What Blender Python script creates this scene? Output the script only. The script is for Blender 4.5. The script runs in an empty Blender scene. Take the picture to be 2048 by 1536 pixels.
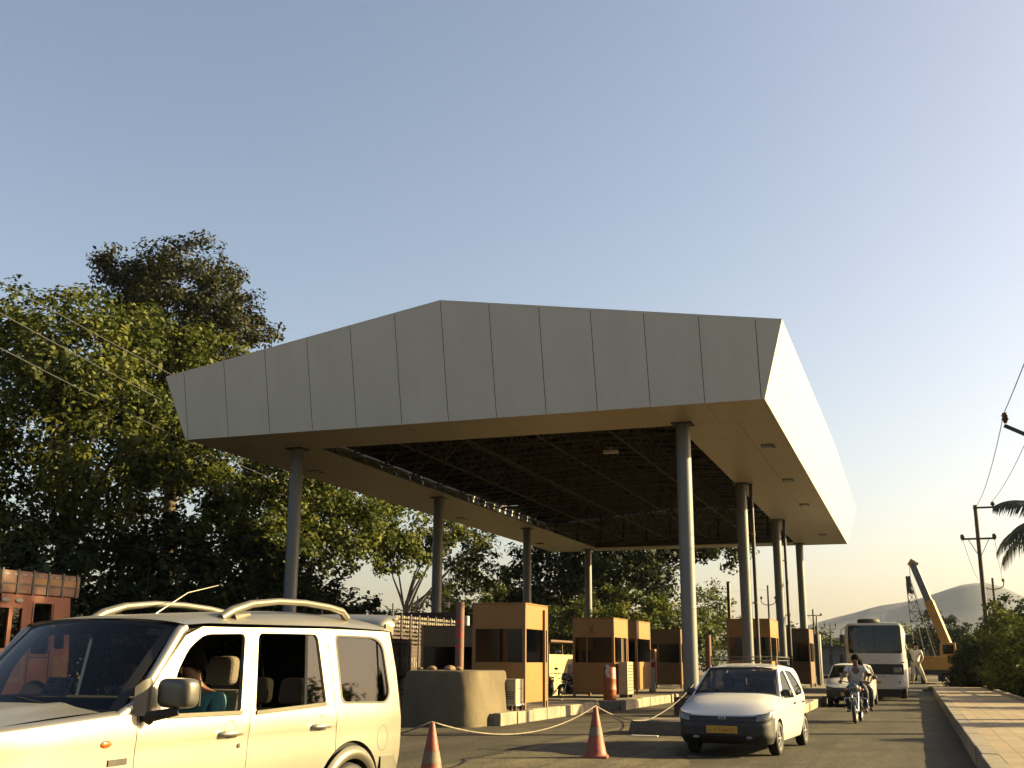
import bpy, bmesh, math, random
import numpy as np
from mathutils import Vector, Matrix
from mathutils.geometry import delaunay_2d_cdt

SC = bpy.context.scene
COL = SC.collection
rad = math.radians

# ---------------------------------------------------------------- camera
F_PX, PITCH, YAW, ROLL = 2200.0, 0.2463, -0.3430, 0.0060
CAM_H = 1.45
cam_d = bpy.data.cameras.new("camera")
cam = bpy.data.objects.new("camera", cam_d)
COL.objects.link(cam)
SC.camera = cam
cam_d.sensor_width = 36.0
cam_d.lens = F_PX / 2048 * 36.0
cam_d.clip_start = 0.05
cam_d.clip_end = 9000
fw = Vector((math.sin(YAW) * math.cos(PITCH), math.cos(YAW) * math.cos(PITCH), math.sin(PITCH)))
rt = Vector((math.cos(YAW), -math.sin(YAW), 0))
up = rt.cross(fw)
r2 = rt * math.cos(ROLL) + up * math.sin(ROLL)
u2 = up * math.cos(ROLL) - rt * math.sin(ROLL)
cam.matrix_world = Matrix(((r2.x, u2.x, -fw.x, 0), (r2.y, u2.y, -fw.y, 0), (r2.z, u2.z, -fw.z, CAM_H), (0, 0, 0, 1)))

# ---------------------------------------------------------------- sky, sun, exposure
SUN_EL, SUN_PHI = rad(20.5), rad(27)          # PHI: angle of the sun's azimuth from +X towards +Y
world = bpy.data.worlds.new("World")
SC.world = world
world.use_nodes = True
nt = world.node_tree
bg = nt.nodes['Background']
sky = nt.nodes.new('ShaderNodeTexSky')
sky.sky_type = 'NISHITA'
sky.sun_disc = False
sky.sun_elevation = SUN_EL
sky.sun_rotation = math.pi / 2 - SUN_PHI
sky.air_density = 1.0
sky.dust_density = 3.0
sky.ozone_density = 1.2
warm = nt.nodes.new('ShaderNodeMix')            # overall warm balance of the hazy sky
warm.data_type = 'RGBA'; warm.blend_type = 'MULTIPLY'; warm.inputs['Factor'].default_value = 1
warm.inputs['B'].default_value = (1.12, .985, .895, 1)
nt.links.new(sky.outputs[0], warm.inputs['A'])
nt.links.new(warm.outputs['Result'], bg.inputs[0])
bg.inputs[1].default_value = 0.052
sun_d = bpy.data.lights.new("sun", 'SUN')
sun_d.energy = 5.0
sun_d.angle = rad(0.55)
sun_d.color = (1.0, 0.77, 0.36)
sun = bpy.data.objects.new("sun", sun_d)
COL.objects.link(sun)
to_sun = Vector((math.cos(SUN_EL) * math.cos(SUN_PHI), math.cos(SUN_EL) * math.sin(SUN_PHI), math.sin(SUN_EL)))
sun.rotation_euler = (-to_sun).to_track_quat('-Z', 'Y').to_euler()
sun.location = to_sun * 60
vs = SC.view_settings
SC.display_settings.display_device = 'sRGB'
vs.view_transform = 'Standard'
vs.look = 'None'
vs.exposure = 2.2
vs.gamma = 1.0
vs.use_curve_mapping = False
SC.cycles.max_bounces = 8
SC.cycles.diffuse_bounces = 3
SC.cycles.glossy_bounces = 3
SC.cycles.transmission_bounces = 4
SC.cycles.transparent_max_bounces = 12
SC.cycles.volume_bounces = 0
SC.cycles.caustics_reflective = False
SC.cycles.caustics_refractive = False

# ---------------------------------------------------------------- helpers: objects
def tag(o, label=None, cat=None, group=None, kind=None):
    if label: o['label'] = label
    if cat: o['category'] = cat
    if group: o['group'] = group
    if kind: o['kind'] = kind
    return o

def thing(name, label, cat, loc=(0, 0, 0), rz=0.0, group=None):
    o = bpy.data.objects.new(name, None)
    COL.objects.link(o)
    o.empty_display_size = 0.3
    o.location = loc
    o.rotation_euler = (0, 0, rz)
    return tag(o, label, cat, group)

def copy_tree(o, loc=None, rz=None, label=None, parent=None):
    c = o.copy()
    COL.objects.link(c)
    if parent: c.parent = parent
    if loc is not None: c.location = loc
    if rz is not None: c.rotation_euler = (0, 0, rz)
    if label: c['label'] = label
    for ch in list(o.children):
        copy_tree(ch, parent=c)
    return c

class MB:
    """collects geometry for ONE mesh object"""
    def __init__(s):
        s.v, s.f, s.m, s.sm = [], [], [], []
    def add(s, vs, fs, mat=0, smooth=False):
        b = len(s.v)
        s.v.extend([tuple(p) for p in vs])
        for k, f in enumerate(fs):
            s.f.append(tuple(i + b for i in f))
            s.m.append(mat[k] if isinstance(mat, list) else mat)
            s.sm.append(smooth)
        return s
    def box(s, x0, x1, y0, y1, z0, z1, mat=0):
        vs = [(x0,y0,z0),(x1,y0,z0),(x1,y1,z0),(x0,y1,z0),(x0,y0,z1),(x1,y0,z1),(x1,y1,z1),(x0,y1,z1)]
        return s.add(vs, [(0,3,2,1),(4,5,6,7),(0,1,5,4),(1,2,6,5),(2,3,7,6),(3,0,4,7)], mat)
    def frustum(s, r0, z0, r1, z1, mat=0):
        a, b, c, d = r0; e, f, g, h = r1
        vs = [(a,c,z0),(b,c,z0),(b,d,z0),(a,d,z0),(e,g,z1),(f,g,z1),(f,h,z1),(e,h,z1)]
        return s.add(vs, [(0,3,2,1),(4,5,6,7),(0,1,5,4),(1,2,6,5),(2,3,7,6),(3,0,4,7)], mat)
    def bar(s, p0, p1, w, h=None, mat=0):
        """rectangular bar between two points"""
        h = h or w
        p0, p1 = Vector(p0), Vector(p1)
        t = (p1 - p0).normalized()
        a = t.cross(Vector((0, 0, 1)))
        if a.length < 1e-3: a = Vector((1, 0, 0))
        a.normalize()
        b = t.cross(a).normalized()
        vs = []
        for p in (p0, p1):
            for sa, sb in ((-1,-1),(1,-1),(1,1),(-1,1)):
                vs.append(p + a * sa * w / 2 + b * sb * h / 2)
        return s.add(vs, [(0,1,2,3),(7,6,5,4),(0,4,5,1),(1,5,6,2),(2,6,7,3),(3,7,4,0)], mat)
    def tube(s, pts, r, n=8, mat=0, caps=True, smooth=True):
        """tube along a polyline; r number or list"""
        P = [Vector(p) for p in pts]
        R = r if isinstance(r, (list, tuple)) else [r] * len(P)
        vs, fs = [], []
        prev = None
        for i, p in enumerate(P):
            t = (P[min(i + 1, len(P) - 1)] - P[max(i - 1, 0)]).normalized()
            if prev is None:
                a = t.cross(Vector((0, 0, 1)))
                if a.length < 1e-3: a = t.cross(Vector((0, 1, 0)))
            else:
                a = prev - t * prev.dot(t)
            a.normalize()
            prev = a
            b = t.cross(a)
            for k in range(n):
                th = 2 * math.pi * k / n
                vs.append(p + (a * math.cos(th) + b * math.sin(th)) * R[i])
        for i in range(len(P) - 1):
            for k in range(n):
                fs.append((i*n+k, i*n+(k+1)%n, (i+1)*n+(k+1)%n, (i+1)*n+k))
        s.add(vs, fs, mat, smooth)
        if caps:
            s.add(vs[:n], [tuple(range(n))[::-1]], mat)
            s.add(vs[-n:], [tuple(range(n))], mat)
        return s
    def lathe(s, prof, axis='Z', c=(0, 0, 0), n=24, mat=0, smooth=True, mats=None):
        """prof: list of (r, h) along the axis"""
        vs, fs, mm = [], [], []
        for r, h in prof:
            for k in range(n):
                th = 2 * math.pi * k / n
                u, w = r * math.cos(th), r * math.sin(th)
                p = {'Z': (u, w, h), 'X': (h, u, w), 'Y': (u, h, w)}[axis]
                vs.append((p[0] + c[0], p[1] + c[1], p[2] + c[2]))
        for i in range(len(prof) - 1):
            for k in range(n):
                fs.append((i*n+k, i*n+(k+1)%n, (i+1)*n+(k+1)%n, (i+1)*n+k))
                mm.append(mats[i] if mats else mat)
        return s.add(vs, fs, mm, smooth)
    def prism(s, poly, axis, d0, d1, mat=0):
        """extrude a 2-D polygon along an axis; poly coords are the other two axes in order"""
        n = len(poly)
        def P(a, b, d):
            return {'X': (d, a, b), 'Y': (a, d, b), 'Z': (a, b, d)}[axis]
        vs = [P(a, b, d0) for a, b in poly] + [P(a, b, d1) for a, b in poly]
        fs = [tuple(range(n))[::-1], tuple(range(n, 2 * n))] + [(i, (i+1)%n, n+(i+1)%n, n+i) for i in range(n)]
        return s.add(vs, fs, mat)
    def grid(s, fn, nu, nv, mat=0, smooth=True, matfn=None):
        vs = [fn(i / nu, j / nv) for j in range(nv + 1) for i in range(nu + 1)]
        fs, mm = [], []
        for j in range(nv):
            for i in range(nu):
                a = j * (nu + 1) + i
                fs.append((a, a + 1, a + nu + 2, a + nu + 1))
                mm.append(matfn((i + .5) / nu, (j + .5) / nv) if matfn else mat)
        return s.add(vs, fs, mm, smooth)
    def ball(s, c, r, n=10, mat=0, sc=(1, 1, 1)):
        vs, fs = [], []
        for j in range(n + 1):
            ph = math.pi * j / n
            for k in range(2 * n):
                th = math.pi * k / n
                vs.append((c[0] + r*sc[0]*math.sin(ph)*math.cos(th), c[1] + r*sc[1]*math.sin(ph)*math.sin(th), c[2] + r*sc[2]*math.cos(ph)))
        for j in range(n):
            for k in range(2 * n):
                fs.append((j*2*n+k, (j+1)*2*n+k, (j+1)*2*n+(k+1)%(2*n), j*2*n+(k+1)%(2*n)))
        return s.add(vs, fs, mat, True)
    def build(s, name, mats, parent=None, bevel=0, seg=2):
        me = bpy.data.meshes.new(name)
        me.from_pydata(s.v, [], s.f)
        me.polygons.foreach_set('material_index', s.m)
        me.polygons.foreach_set('use_smooth', s.sm)
        for m in (mats if isinstance(mats, (list, tuple)) else [mats]):
            me.materials.append(m)
        me.update()
        o = bpy.data.objects.new(name, me)
        COL.objects.link(o)
        if parent: o.parent = parent
        if bevel:
            md = o.modifiers.new('bevel', 'BEVEL')
            md.width = bevel; md.segments = seg; md.limit_method = 'ANGLE'; md.angle_limit = rad(40)
            md.harden_normals = False
        return o

def inside(poly, x, y):
    r = False
    n = len(poly)
    j = n - 1
    for i in range(n):
        xi, yi = poly[i]; xj, yj = poly[j]
        if (yi > y) != (yj > y) and x < (xj - xi) * (y - yi) / (yj - yi) + xi:
            r = not r
        j = i
    return r

def resample(poly, h):
    out = []
    n = len(poly)
    for i in range(n):
        a, b = Vector(poly[i]), Vector(poly[(i + 1) % n])
        k = max(1, int((b - a).length / h + .5))
        for q in range(k):
            out.append(tuple(a + (b - a) * q / k))
    return out

def round_poly(poly, r, k=4):
    """round the corners of a polygon; r number or list per corner"""
    out = []
    n = len(poly)
    for i in range(n):
        ri = r[i] if isinstance(r, (list, tuple)) else r
        p, a, b = Vector(poly[i]), Vector(poly[i - 1]), Vector(poly[(i + 1) % n])
        if ri <= 0:
            out.append(tuple(p)); continue
        da, db = (a - p), (b - p)
        ra = min(ri, da.length * .48); rb = min(ri, db.length * .48)
        s, e = p + da.normalized() * ra, p + db.normalized() * rb
        for q in range(k + 1):
            t = q / k
            out.append(tuple(s * (1-t)**2 + p * 2*t*(1-t) + e * t*t))
    return out

def circle(cx, cy, r, n=28, a0=0, a1=360):
    return [(cx + r*math.cos(rad(a0 + (a1-a0)*k/n)), cy + r*math.sin(rad(a0 + (a1-a0)*k/n))) for k in range(n)]

def panel(mb, outline, holes, mapf, h, mat=0, ret=None, smooth=True, edge=None, edge_mat=None):
    """flat outline with holes, meshed finely and laid on a curved surface by mapf(a, b, inset)"""
    loops = [resample(outline, h)] + [resample(q, h) for q in holes]
    pts, edges = [], []
    for L in loops:
        b = len(pts)
        pts += L
        edges += [(b + i, b + (i + 1) % len(L)) for i in range(len(L))]
    xs = [p[0] for p in outline]; ys = [p[1] for p in outline]
    x = min(xs) + h * .5
    while x < max(xs):
        y = min(ys) + h * .5
        while y < max(ys):
            if inside(outline, x, y) and not any(inside(q, x, y) for q in holes):
                pts.append((x, y))
            y += h
        x += h
    res = delaunay_2d_cdt([Vector(p) for p in pts], edges, [], 0, 1e-5)
    vv, ff = res[0], res[2]
    keep = []
    for f in ff:
        cx = sum(vv[i].x for i in f) / len(f); cy = sum(vv[i].y for i in f) / len(f)
        if inside(loops[0], cx, cy) and not any(inside(q, cx, cy) for q in loops[1:]):
            keep.append(tuple(f))
    mb.add([mapf(p.x, p.y, 0) for p in vv], keep, mat, smooth)
    if ret:
        for L in loops:
            n = len(L)
            vs = [mapf(p[0], p[1], 0) for p in L] + [mapf(p[0], p[1], ret) for p in L]
            mb.add(vs, [(i, (i+1)%n, n+(i+1)%n, n+i) for i in range(n)], mat if edge_mat is None else edge_mat, False)
    return mb

# ---------------------------------------------------------------- helpers: materials
def mat(name, col, rough=.6, metal=0., col2=None, scale=6., bump=0., bscale=40., spec=.5, coat=0., stretch=None, detail=5., fac=(.35, .65)):
    col = tuple(c * .68 for c in col)
    col2 = tuple(c * .68 for c in col2) if col2 else None
    m = bpy.data.materials.new(name)
    m.use_nodes = True
    n = m.node_tree
    b = n.nodes['Principled BSDF']
    b.inputs['Base Color'].default_value = (*col, 1)
    b.inputs['Roughness'].default_value = rough
    b.inputs['Metallic'].default_value = metal
    b.inputs['Specular IOR Level'].default_value = spec
    if coat:
        b.inputs['Coat Weight'].default_value = coat
        b.inputs['Coat Roughness'].default_value = .06
    if col2 or bump:
        tc = n.nodes.new('ShaderNodeTexCoord')
        src = tc.outputs['Object']
        if stretch:
            mp = n.nodes.new('ShaderNodeMapping')
            mp.inputs['Scale'].default_value = stretch
            n.links.new(src, mp.inputs[0]); src = mp.outputs[0]
    if col2:
        nz = n.nodes.new('ShaderNodeTexNoise')
        nz.inputs['Scale'].default_value = scale
        nz.inputs['Detail'].default_value = detail
        nz.inputs['Roughness'].default_value = .62
        n.links.new(src, nz.inputs['Vector'])
        cr = n.nodes.new('ShaderNodeValToRGB')
        cr.color_ramp.elements[0].position = fac[0]; cr.color_ramp.elements[1].position = fac[1]
        cr.color_ramp.elements[0].color = (*col, 1); cr.color_ramp.elements[1].color = (*col2, 1)
        n.links.new(nz.outputs['Fac'], cr.inputs[0])
        n.links.new(cr.outputs[0], b.inputs['Base Color'])
    if bump:
        nb = n.nodes.new('ShaderNodeTexNoise')
        nb.inputs['Scale'].default_value = bscale
        nb.inputs['Detail'].default_value = 4
        n.links.new(src, nb.inputs['Vector'])
        bp = n.nodes.new('ShaderNodeBump')
        bp.inputs['Strength'].default_value = bump
        bp.inputs['Distance'].default_value = .02
        n.links.new(nb.outputs['Fac'], bp.inputs['Height'])
        n.links.new(bp.outputs[0], b.inputs['Normal'])
    return m

def glass_mat(name, tint, refl=1.0, rough=.03):
    """window glass: see-through tint plus a sharp reflection that grows towards grazing"""
    m = bpy.data.materials.new(name)
    m.use_nodes = True
    n = m.node_tree
    n.nodes.clear()
    out = n.nodes.new('ShaderNodeOutputMaterial')
    tr = n.nodes.new('ShaderNodeBsdfTransparent'); tr.inputs[0].default_value = (*tint, 1)
    gl = n.nodes.new('ShaderNodeBsdfGlossy'); gl.inputs['Roughness'].default_value = rough
    gl.inputs['Color'].default_value = (refl, refl, refl, 1)
    fr = n.nodes.new('ShaderNodeFresnel'); fr.inputs[0].default_value = 1.5
    mx = n.nodes.new('ShaderNodeMixShader')
    n.links.new(fr.outputs[0], mx.inputs[0]); n.links.new(tr.outputs[0], mx.inputs[1]); n.links.new(gl.outputs[0], mx.inputs[2])
    n.links.new(mx.outputs[0], out.inputs[0])
    return m

def leaf_mat(name, c1, c2, c3, trans=.35):
    """leaf: colour from a per-leaf tone attribute, some light passes through"""
    m = bpy.data.materials.new(name)
    m.use_nodes = True
    n = m.node_tree
    n.nodes.clear()
    out = n.nodes.new('ShaderNodeOutputMaterial')
    at = n.nodes.new('ShaderNodeAttribute'); at.attribute_name = 'tone'
    cr = n.nodes.new('ShaderNodeValToRGB')
    cr.color_ramp.elements[0].color = (*c1, 1); cr.color_ramp.elements[1].color = (*c3, 1)
    e = cr.color_ramp.elements.new(.5); e.color = (*c2, 1)
    n.links.new(at.outputs['Fac'], cr.inputs[0])
    df = n.nodes.new('ShaderNodeBsdfDiffuse'); tl = n.nodes.new('ShaderNodeBsdfTranslucent')
    gl = n.nodes.new('ShaderNodeBsdfGlossy'); gl.inputs['Roughness'].default_value = .6
    for s_ in (df, tl): n.links.new(cr.outputs[0], s_.inputs['Color'])
    m1 = n.nodes.new('ShaderNodeMixShader'); m1.inputs[0].default_value = trans
    n.links.new(df.outputs[0], m1.inputs[1]); n.links.new(tl.outputs[0], m1.inputs[2])
    m2 = n.nodes.new('ShaderNodeMixShader'); m2.inputs[0].default_value = .015
    n.links.new(m1.outputs[0], m2.inputs[1]); n.links.new(gl.outputs[0], m2.inputs[2])
    n.links.new(m2.outputs[0], out.inputs[0])
    return m

BLACK = mat('black_rubber', (.006, .006, .0065), .7, bump=.1, bscale=90)
DARKIN = mat('dark_interior', (.007, .0065, .006), .9, col2=(.013, .012, .011))
STEEL_DARK = mat('dark_steel', (.03, .028, .026), .6, .3, col2=(.06, .05, .045))
CHROME = mat('chrome', (.75, .75, .75), .15, 1.0)
SILVER = mat('silver_paint', (.55, .55, .54), .35, .6, col2=(.45, .45, .44), scale=14)
SKIN = mat('brown_skin', (.16, .075, .042), .55, col2=(.19, .09, .05), scale=9)
HAIR = mat('black_hair', (.004, .0035, .0035), .9, spec=.05)
# ================================================================ SETTING
def sheet(name, poly, z, m):
    mb = MB(); mb.add([(x, y, z) for x, y in poly], [tuple(range(len(poly)))])
    return tag(mb.build(name, m), kind='structure')

def ground_material(name, c1, c2, c3, sc1, sc2, bump, bsc, rough=.9, cracks=False, tracks=False):
    m = bpy.data.materials.new(name); m.use_nodes = True
    n = m.node_tree; b = n.nodes['Principled BSDF']
    b.inputs['Roughness'].default_value = rough
    b.inputs['Specular IOR Level'].default_value = .25
    tc = n.nodes.new('ShaderNodeTexCoord')
    def noise(sc, det, stretch=None):
        q = n.nodes.new('ShaderNodeTexNoise'); q.inputs['Scale'].default_value = sc; q.inputs['Detail'].default_value = det
        q.inputs['Roughness'].default_value = .65
        if stretch:
            mp = n.nodes.new('ShaderNodeMapping'); mp.inputs['Scale'].default_value = stretch
            n.links.new(tc.outputs['Object'], mp.inputs[0]); n.links.new(mp.outputs[0], q.inputs['Vector'])
        else:
            n.links.new(tc.outputs['Object'], q.inputs['Vector'])
        return q
    a, bb = noise(sc1, 6, (1, .35, 1)), noise(sc2, 3)
    r1 = n.nodes.new('ShaderNodeValToRGB')
    r1.color_ramp.elements[0].position = .36; r1.color_ramp.elements[1].position = .66
    c1, c2, c3 = [tuple(q * .66 for q in c) for c in (c1, c2, c3)]
    r1.color_ramp.elements[0].color = (*c1, 1); r1.color_ramp.elements[1].color = (*c2, 1)
    n.links.new(a.outputs['Fac'], r1.inputs[0])
    r2_ = n.nodes.new('ShaderNodeValToRGB')
    r2_.color_ramp.elements[0].position = .42; r2_.color_ramp.elements[1].position = .7
    r2_.color_ramp.elements[0].color = (0, 0, 0, 1); r2_.color_ramp.elements[1].color = (1, 1, 1, 1)
    n.links.new(bb.outputs['Fac'], r2_.inputs[0])
    mx = n.nodes.new('ShaderNodeMix'); mx.data_type = 'RGBA'
    n.links.new(r2_.outputs[0], mx.inputs['Factor']); n.links.new(r1.outputs[0], mx.inputs['A']); mx.inputs['B'].default_value = (*c3, 1)
    colout = mx.outputs['Result']
    if tracks:                                    # wheel-worn streaks along the road
        st = noise(1.5, 4, (1, .035, 1))
        r3 = n.nodes.new('ShaderNodeValToRGB'); r3.color_ramp.elements[0].position = .36; r3.color_ramp.elements[1].position = .60
        r3.color_ramp.elements[0].color = (.58, .58, .60, 1); r3.color_ramp.elements[1].color = (1.08, 1.07, 1.05, 1)
        n.links.new(st.outputs['Fac'], r3.inputs[0])
        m4 = n.nodes.new('ShaderNodeMix'); m4.data_type = 'RGBA'; m4.blend_type = 'MULTIPLY'; m4.inputs['Factor'].default_value = 1
        n.links.new(colout, m4.inputs['A']); n.links.new(r3.outputs[0], m4.inputs['B'])
        colout = m4.outputs['Result']
    if cracks:
        v = n.nodes.new('ShaderNodeTexVoronoi'); v.feature = 'DISTANCE_TO_EDGE'; v.inputs['Scale'].default_value = .35
        w = noise(1.5, 3)
        ad = n.nodes.new('ShaderNodeMix'); ad.data_type = 'RGBA'; ad.inputs['Factor'].default_value = .12
        n.links.new(tc.outputs['Object'], ad.inputs['A']); n.links.new(w.outputs['Color'], ad.inputs['B'])
        n.links.new(ad.outputs['Result'], v.inputs['Vector'])
        lt = n.nodes.new('ShaderNodeMath'); lt.operation = 'LESS_THAN'; lt.inputs[1].default_value = .0035
        n.links.new(v.outputs['Distance'], lt.inputs[0])
        m3 = n.nodes.new('ShaderNodeMix'); m3.data_type = 'RGBA'
        sc_ = n.nodes.new('ShaderNodeMath'); sc_.operation = 'MULTIPLY'; sc_.inputs[1].default_value = .6
        n.links.new(lt.outputs[0], sc_.inputs[0]); n.links.new(sc_.outputs[0], m3.inputs['Factor'])
        n.links.new(colout, m3.inputs['A']); m3.inputs['B'].default_value = (.03, .028, .025, 1)
        colout = m3.outputs['Result']
    n.links.new(colout, b.inputs['Base Color'])
    nb = noise(bsc, 3)
    bp = n.nodes.new('ShaderNodeBump'); bp.inputs['Strength'].default_value = bump; bp.inputs['Distance'].default_value = .03
    n.links.new(nb.outputs['Fac'], bp.inputs['Height']); n.links.new(bp.outputs[0], b.inputs['Normal'])
    return m

EARTH = ground_material('dry_earth', (.14, .11, .07), (.21, .165, .105), (.10, .09, .05), .25, .08, .5, 6)
ASPHALT = ground_material('worn_asphalt', (.046, .040, .027), (.078, .067, .045), (.033, .029, .020), 1.7, .35, .8, 12, cracks=True, tracks=True)
ROUGH = ground_material('rough_road', (.040, .034, .0205), (.074, .062, .038), (.028, .0245, .016), 2.2, .45, 1.0, 9, tracks=True)
G_ = 4200
sheet('ground', [(-G_, -G_), (G_, -G_), (G_, G_), (-G_, G_)], -.02, EARTH)
sheet('road', [(-22.5, -30), (-6.42, -30), (-6.42, 300), (-22.5, 300)], -.004, ASPHALT)
sheet('lane', [(-6.42, -30), (.74, -30), (.74, 300), (-6.42, 300)], 0, ROUGH)

CONPATCH = ground_material('worn_concrete', (.085, .071, .043), (.150, .126, .078), (.065, .055, .034), 2.6, .5, 1.0, 9, tracks=True)
rr = random.Random(31)
pp = [(-6.36, 2.0)] + [(-6.36 + rr.uniform(-.12, .02), y) for y in np.arange(3.5, 27, 1.5)] + [(-6.1, 27.4), (-5.0, 28.0)] + [(-3.45 + .5 * math.sin(y * .55) + rr.uniform(-.2, .2), y) for y in np.arange(27, 3, -.8)] + [(-3.4, 2.0)]
sheet('concrete_patch', pp, .004, CONPATCH)

# ---- raised footpath with kerb on the right
def paving_material():
    m = bpy.data.materials.new('footpath_tiles'); m.use_nodes = True
    n = m.node_tree; b = n.nodes['Principled BSDF']; b.inputs['Roughness'].default_value = .85
    tc = n.nodes.new('ShaderNodeTexCoord')
    br = n.nodes.new('ShaderNodeTexBrick')
    br.offset = 0.0
    br.inputs['Scale'].default_value = 1.0
    br.inputs['Brick Width'].default_value = .3; br.inputs['Row Height'].default_value = .3
    br.inputs['Mortar Size'].default_value = .008
    br.inputs['Color1'].default_value = (.165, .127, .078, 1); br.inputs['Color2'].default_value = (.20, .155, .095, 1)
    br.inputs['Mortar'].default_value = (.066, .05, .03, 1)
    n.links.new(tc.outputs['Object'], br.inputs['Vector'])
    nz = n.nodes.new('ShaderNodeTexNoise'); nz.inputs['Scale'].default_value = 1.7; nz.inputs['Detail'].default_value = 6
    n.links.new(tc.outputs['Object'], nz.inputs['Vector'])
    mx = n.nodes.new('ShaderNodeMix'); mx.data_type = 'RGBA'; mx.blend_type = 'MULTIPLY'; mx.inputs['Factor'].default_value = .55
    cr = n.nodes.new('ShaderNodeValToRGB'); cr.color_ramp.elements[0].position = .35; cr.color_ramp.elements[1].position = .65
    cr.color_ramp.elements[0].color = (.55, .5, .45, 1); cr.color_ramp.elements[1].color = (1, 1, 1, 1)
    n.links.new(nz.outputs['Fac'], cr.inputs[0])
    n.links.new(br.outputs['Color'], mx.inputs['A']); n.links.new(cr.outputs[0], mx.inputs['B'])
    n.links.new(mx.outputs['Result'], b.inputs['Base Color'])
    bp = n.nodes.new('ShaderNodeBump'); bp.inputs['Strength'].default_value = .5; bp.inputs['Distance'].default_value = .01
    n.links.new(br.outputs['Fac'], bp.inputs['Height']); bp.invert = True
    n.links.new(bp.outputs[0], b.inputs['Normal'])
    return m
PAVE = paving_material()
KERBC = mat('kerb_concrete', (.15, .13, .10), .9, col2=(.21, .185, .14), scale=3, bump=.5, bscale=20)
mb = MB(); mb.box(.95, 3.12, -6, 63, -.02, .288)
tag(mb.build('footpath', PAVE, bevel=0), kind='structure')
mb = MB()
y = -6.0
rnd = random.Random(5)
while y < 63:
    L = 1.5
    j = rnd.uniform(-.008, .008)
    mb.box(.72 + j, .947, y + .006, y + L - .006, -.02, .292 + rnd.uniform(-.006, .006))
    y += L
mb.box(3.123, 3.3, -6, 63, -.02, .36)
tag(mb.build('kerb', KERBC, bevel=.015), kind='structure')

# ---- traffic islands under the canopy
ISL = mat('island_paving', (.12, .10, .07), .9, col2=(.18, .15, .105), scale=2.2, bump=.6, bscale=16)
KERBW = mat('painted_kerb', (.29, .25, .175), .85, col2=(.15, .13, .09), scale=2.6, bump=.5, bscale=14, fac=(.40, .72))
def island(x0, x1, y0, y1, h):
    mb = MB(); mb.box(x0 + .2, x1 - .2, y0 + .2, y1 - .2, -.02, h - .012)
    tag(mb.build('traffic_island', ISL), kind='structure')
    mb = MB()
    rr = random.Random(int(x0 * 10) + 3)
    L = 1.15
    for xa, xb in ((x0, x0 + .197), (x1 - .197, x1)):
        y = y0
        while y < y1 - .05:
            e = min(y + L, y1)
            dz, dx = rr.uniform(-.018, .012), rr.uniform(-.012, .012)
            mb.box(xa + dx, xb + dx, y + .009, e - .009, -.02, h + dz)
            y = e
    x = x0 + .2
    for ya, yb in ((y0, y0 + .197), (y1 - .197, y1)):
        x = x0 + .2
        while x < x1 - .22:
            e = min(x + L, x1 - .2)
            mb.box(x + .009, e - .009, ya, yb, -.02, h + rr.uniform(-.018, .012))
            x = e
    tag(mb.build('island_kerb', KERBW, bevel=.03), kind='structure')
island(-11.6, -9.0, 24.6, 33.15, .28)
island(-11.9, -8.5, 34.4, 70, .28)
island(-6.25, -3.15, 33.2, 70, .26)
island(-19.9, -17.7, 29.2, 70, .26)
ISLB = mat('rough_concrete', (.09, .075, .05), .95, col2=(.14, .115, .08), scale=4, bump=.9, bscale=12)
mb = MB(); mb.frustum((-5.66, -3.75, 22.98, 24.35), -.02, (-5.60, -3.8, 23.05, 24.28), .28)
tag(mb.build('concrete_kerb_block', ISLB, bevel=.04), 'low rough concrete kerb block lying ahead of the front right column', 'kerb block')

# ---- far hills
def hills():
    m = ground_material('hazy_hill', (.085, .10, .125), (.115, .125, .145), (.07, .085, .105), .01, .004, .6, .03)  # bluish base colour carries part of the distance haze
    xs = np.linspace(-2600, 1700, 260)
    kx = [-2600, -1500, -900, -500, -338, -250, -165, -134, -89, -44.5, -1, 21, 50, 78.6, 99.5, 126, 146, 165, 230, 330, 500, 800, 1200, 1700]
    kz = [20, 26, 30, 24, 27, 38, 53.5, 62.5, 73.5, 85, 90.6, 96.3, 106, 114.7, 116.5, 109.5, 99, 88, 66, 58, 70, 60, 40, 25]
    z = np.interp(xs, kx, kz)
    rs = np.random.RandomState(3)
    z = z + np.convolve(rs.normal(0, 1.0, len(xs)), np.ones(4) / 4, 'same')
    rows = [(-520, 0.0), (-330, .30), (-170, .68), (-60, .93), (0, 1.0), (90, .9), (300, .5), (620, 0)]
    vs, fs = [], []
    for k, (dy, s) in enumerate(rows):
        wig = np.convolve(rs.normal(0, 1, len(xs)), np.ones(6) / 6, 'same')
        for i, x in enumerate(xs):
            hgt = z[i] * s + (wig[i] * 5 if 0 < s < 1 else 0)
            vs.append((x * (1800 + dy) / 1800, 1800 + dy + 40 * math.sin(x / 160 + k), max(hgt, -.5) if s else -.5))
    n = len(xs)
    for k in range(len(rows) - 1):
        for i in range(n - 1):
            fs.append((k*n+i, k*n+i+1, (k+1)*n+i+1, (k+1)*n+i))
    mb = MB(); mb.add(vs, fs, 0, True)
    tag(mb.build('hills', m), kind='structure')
hills()

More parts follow.
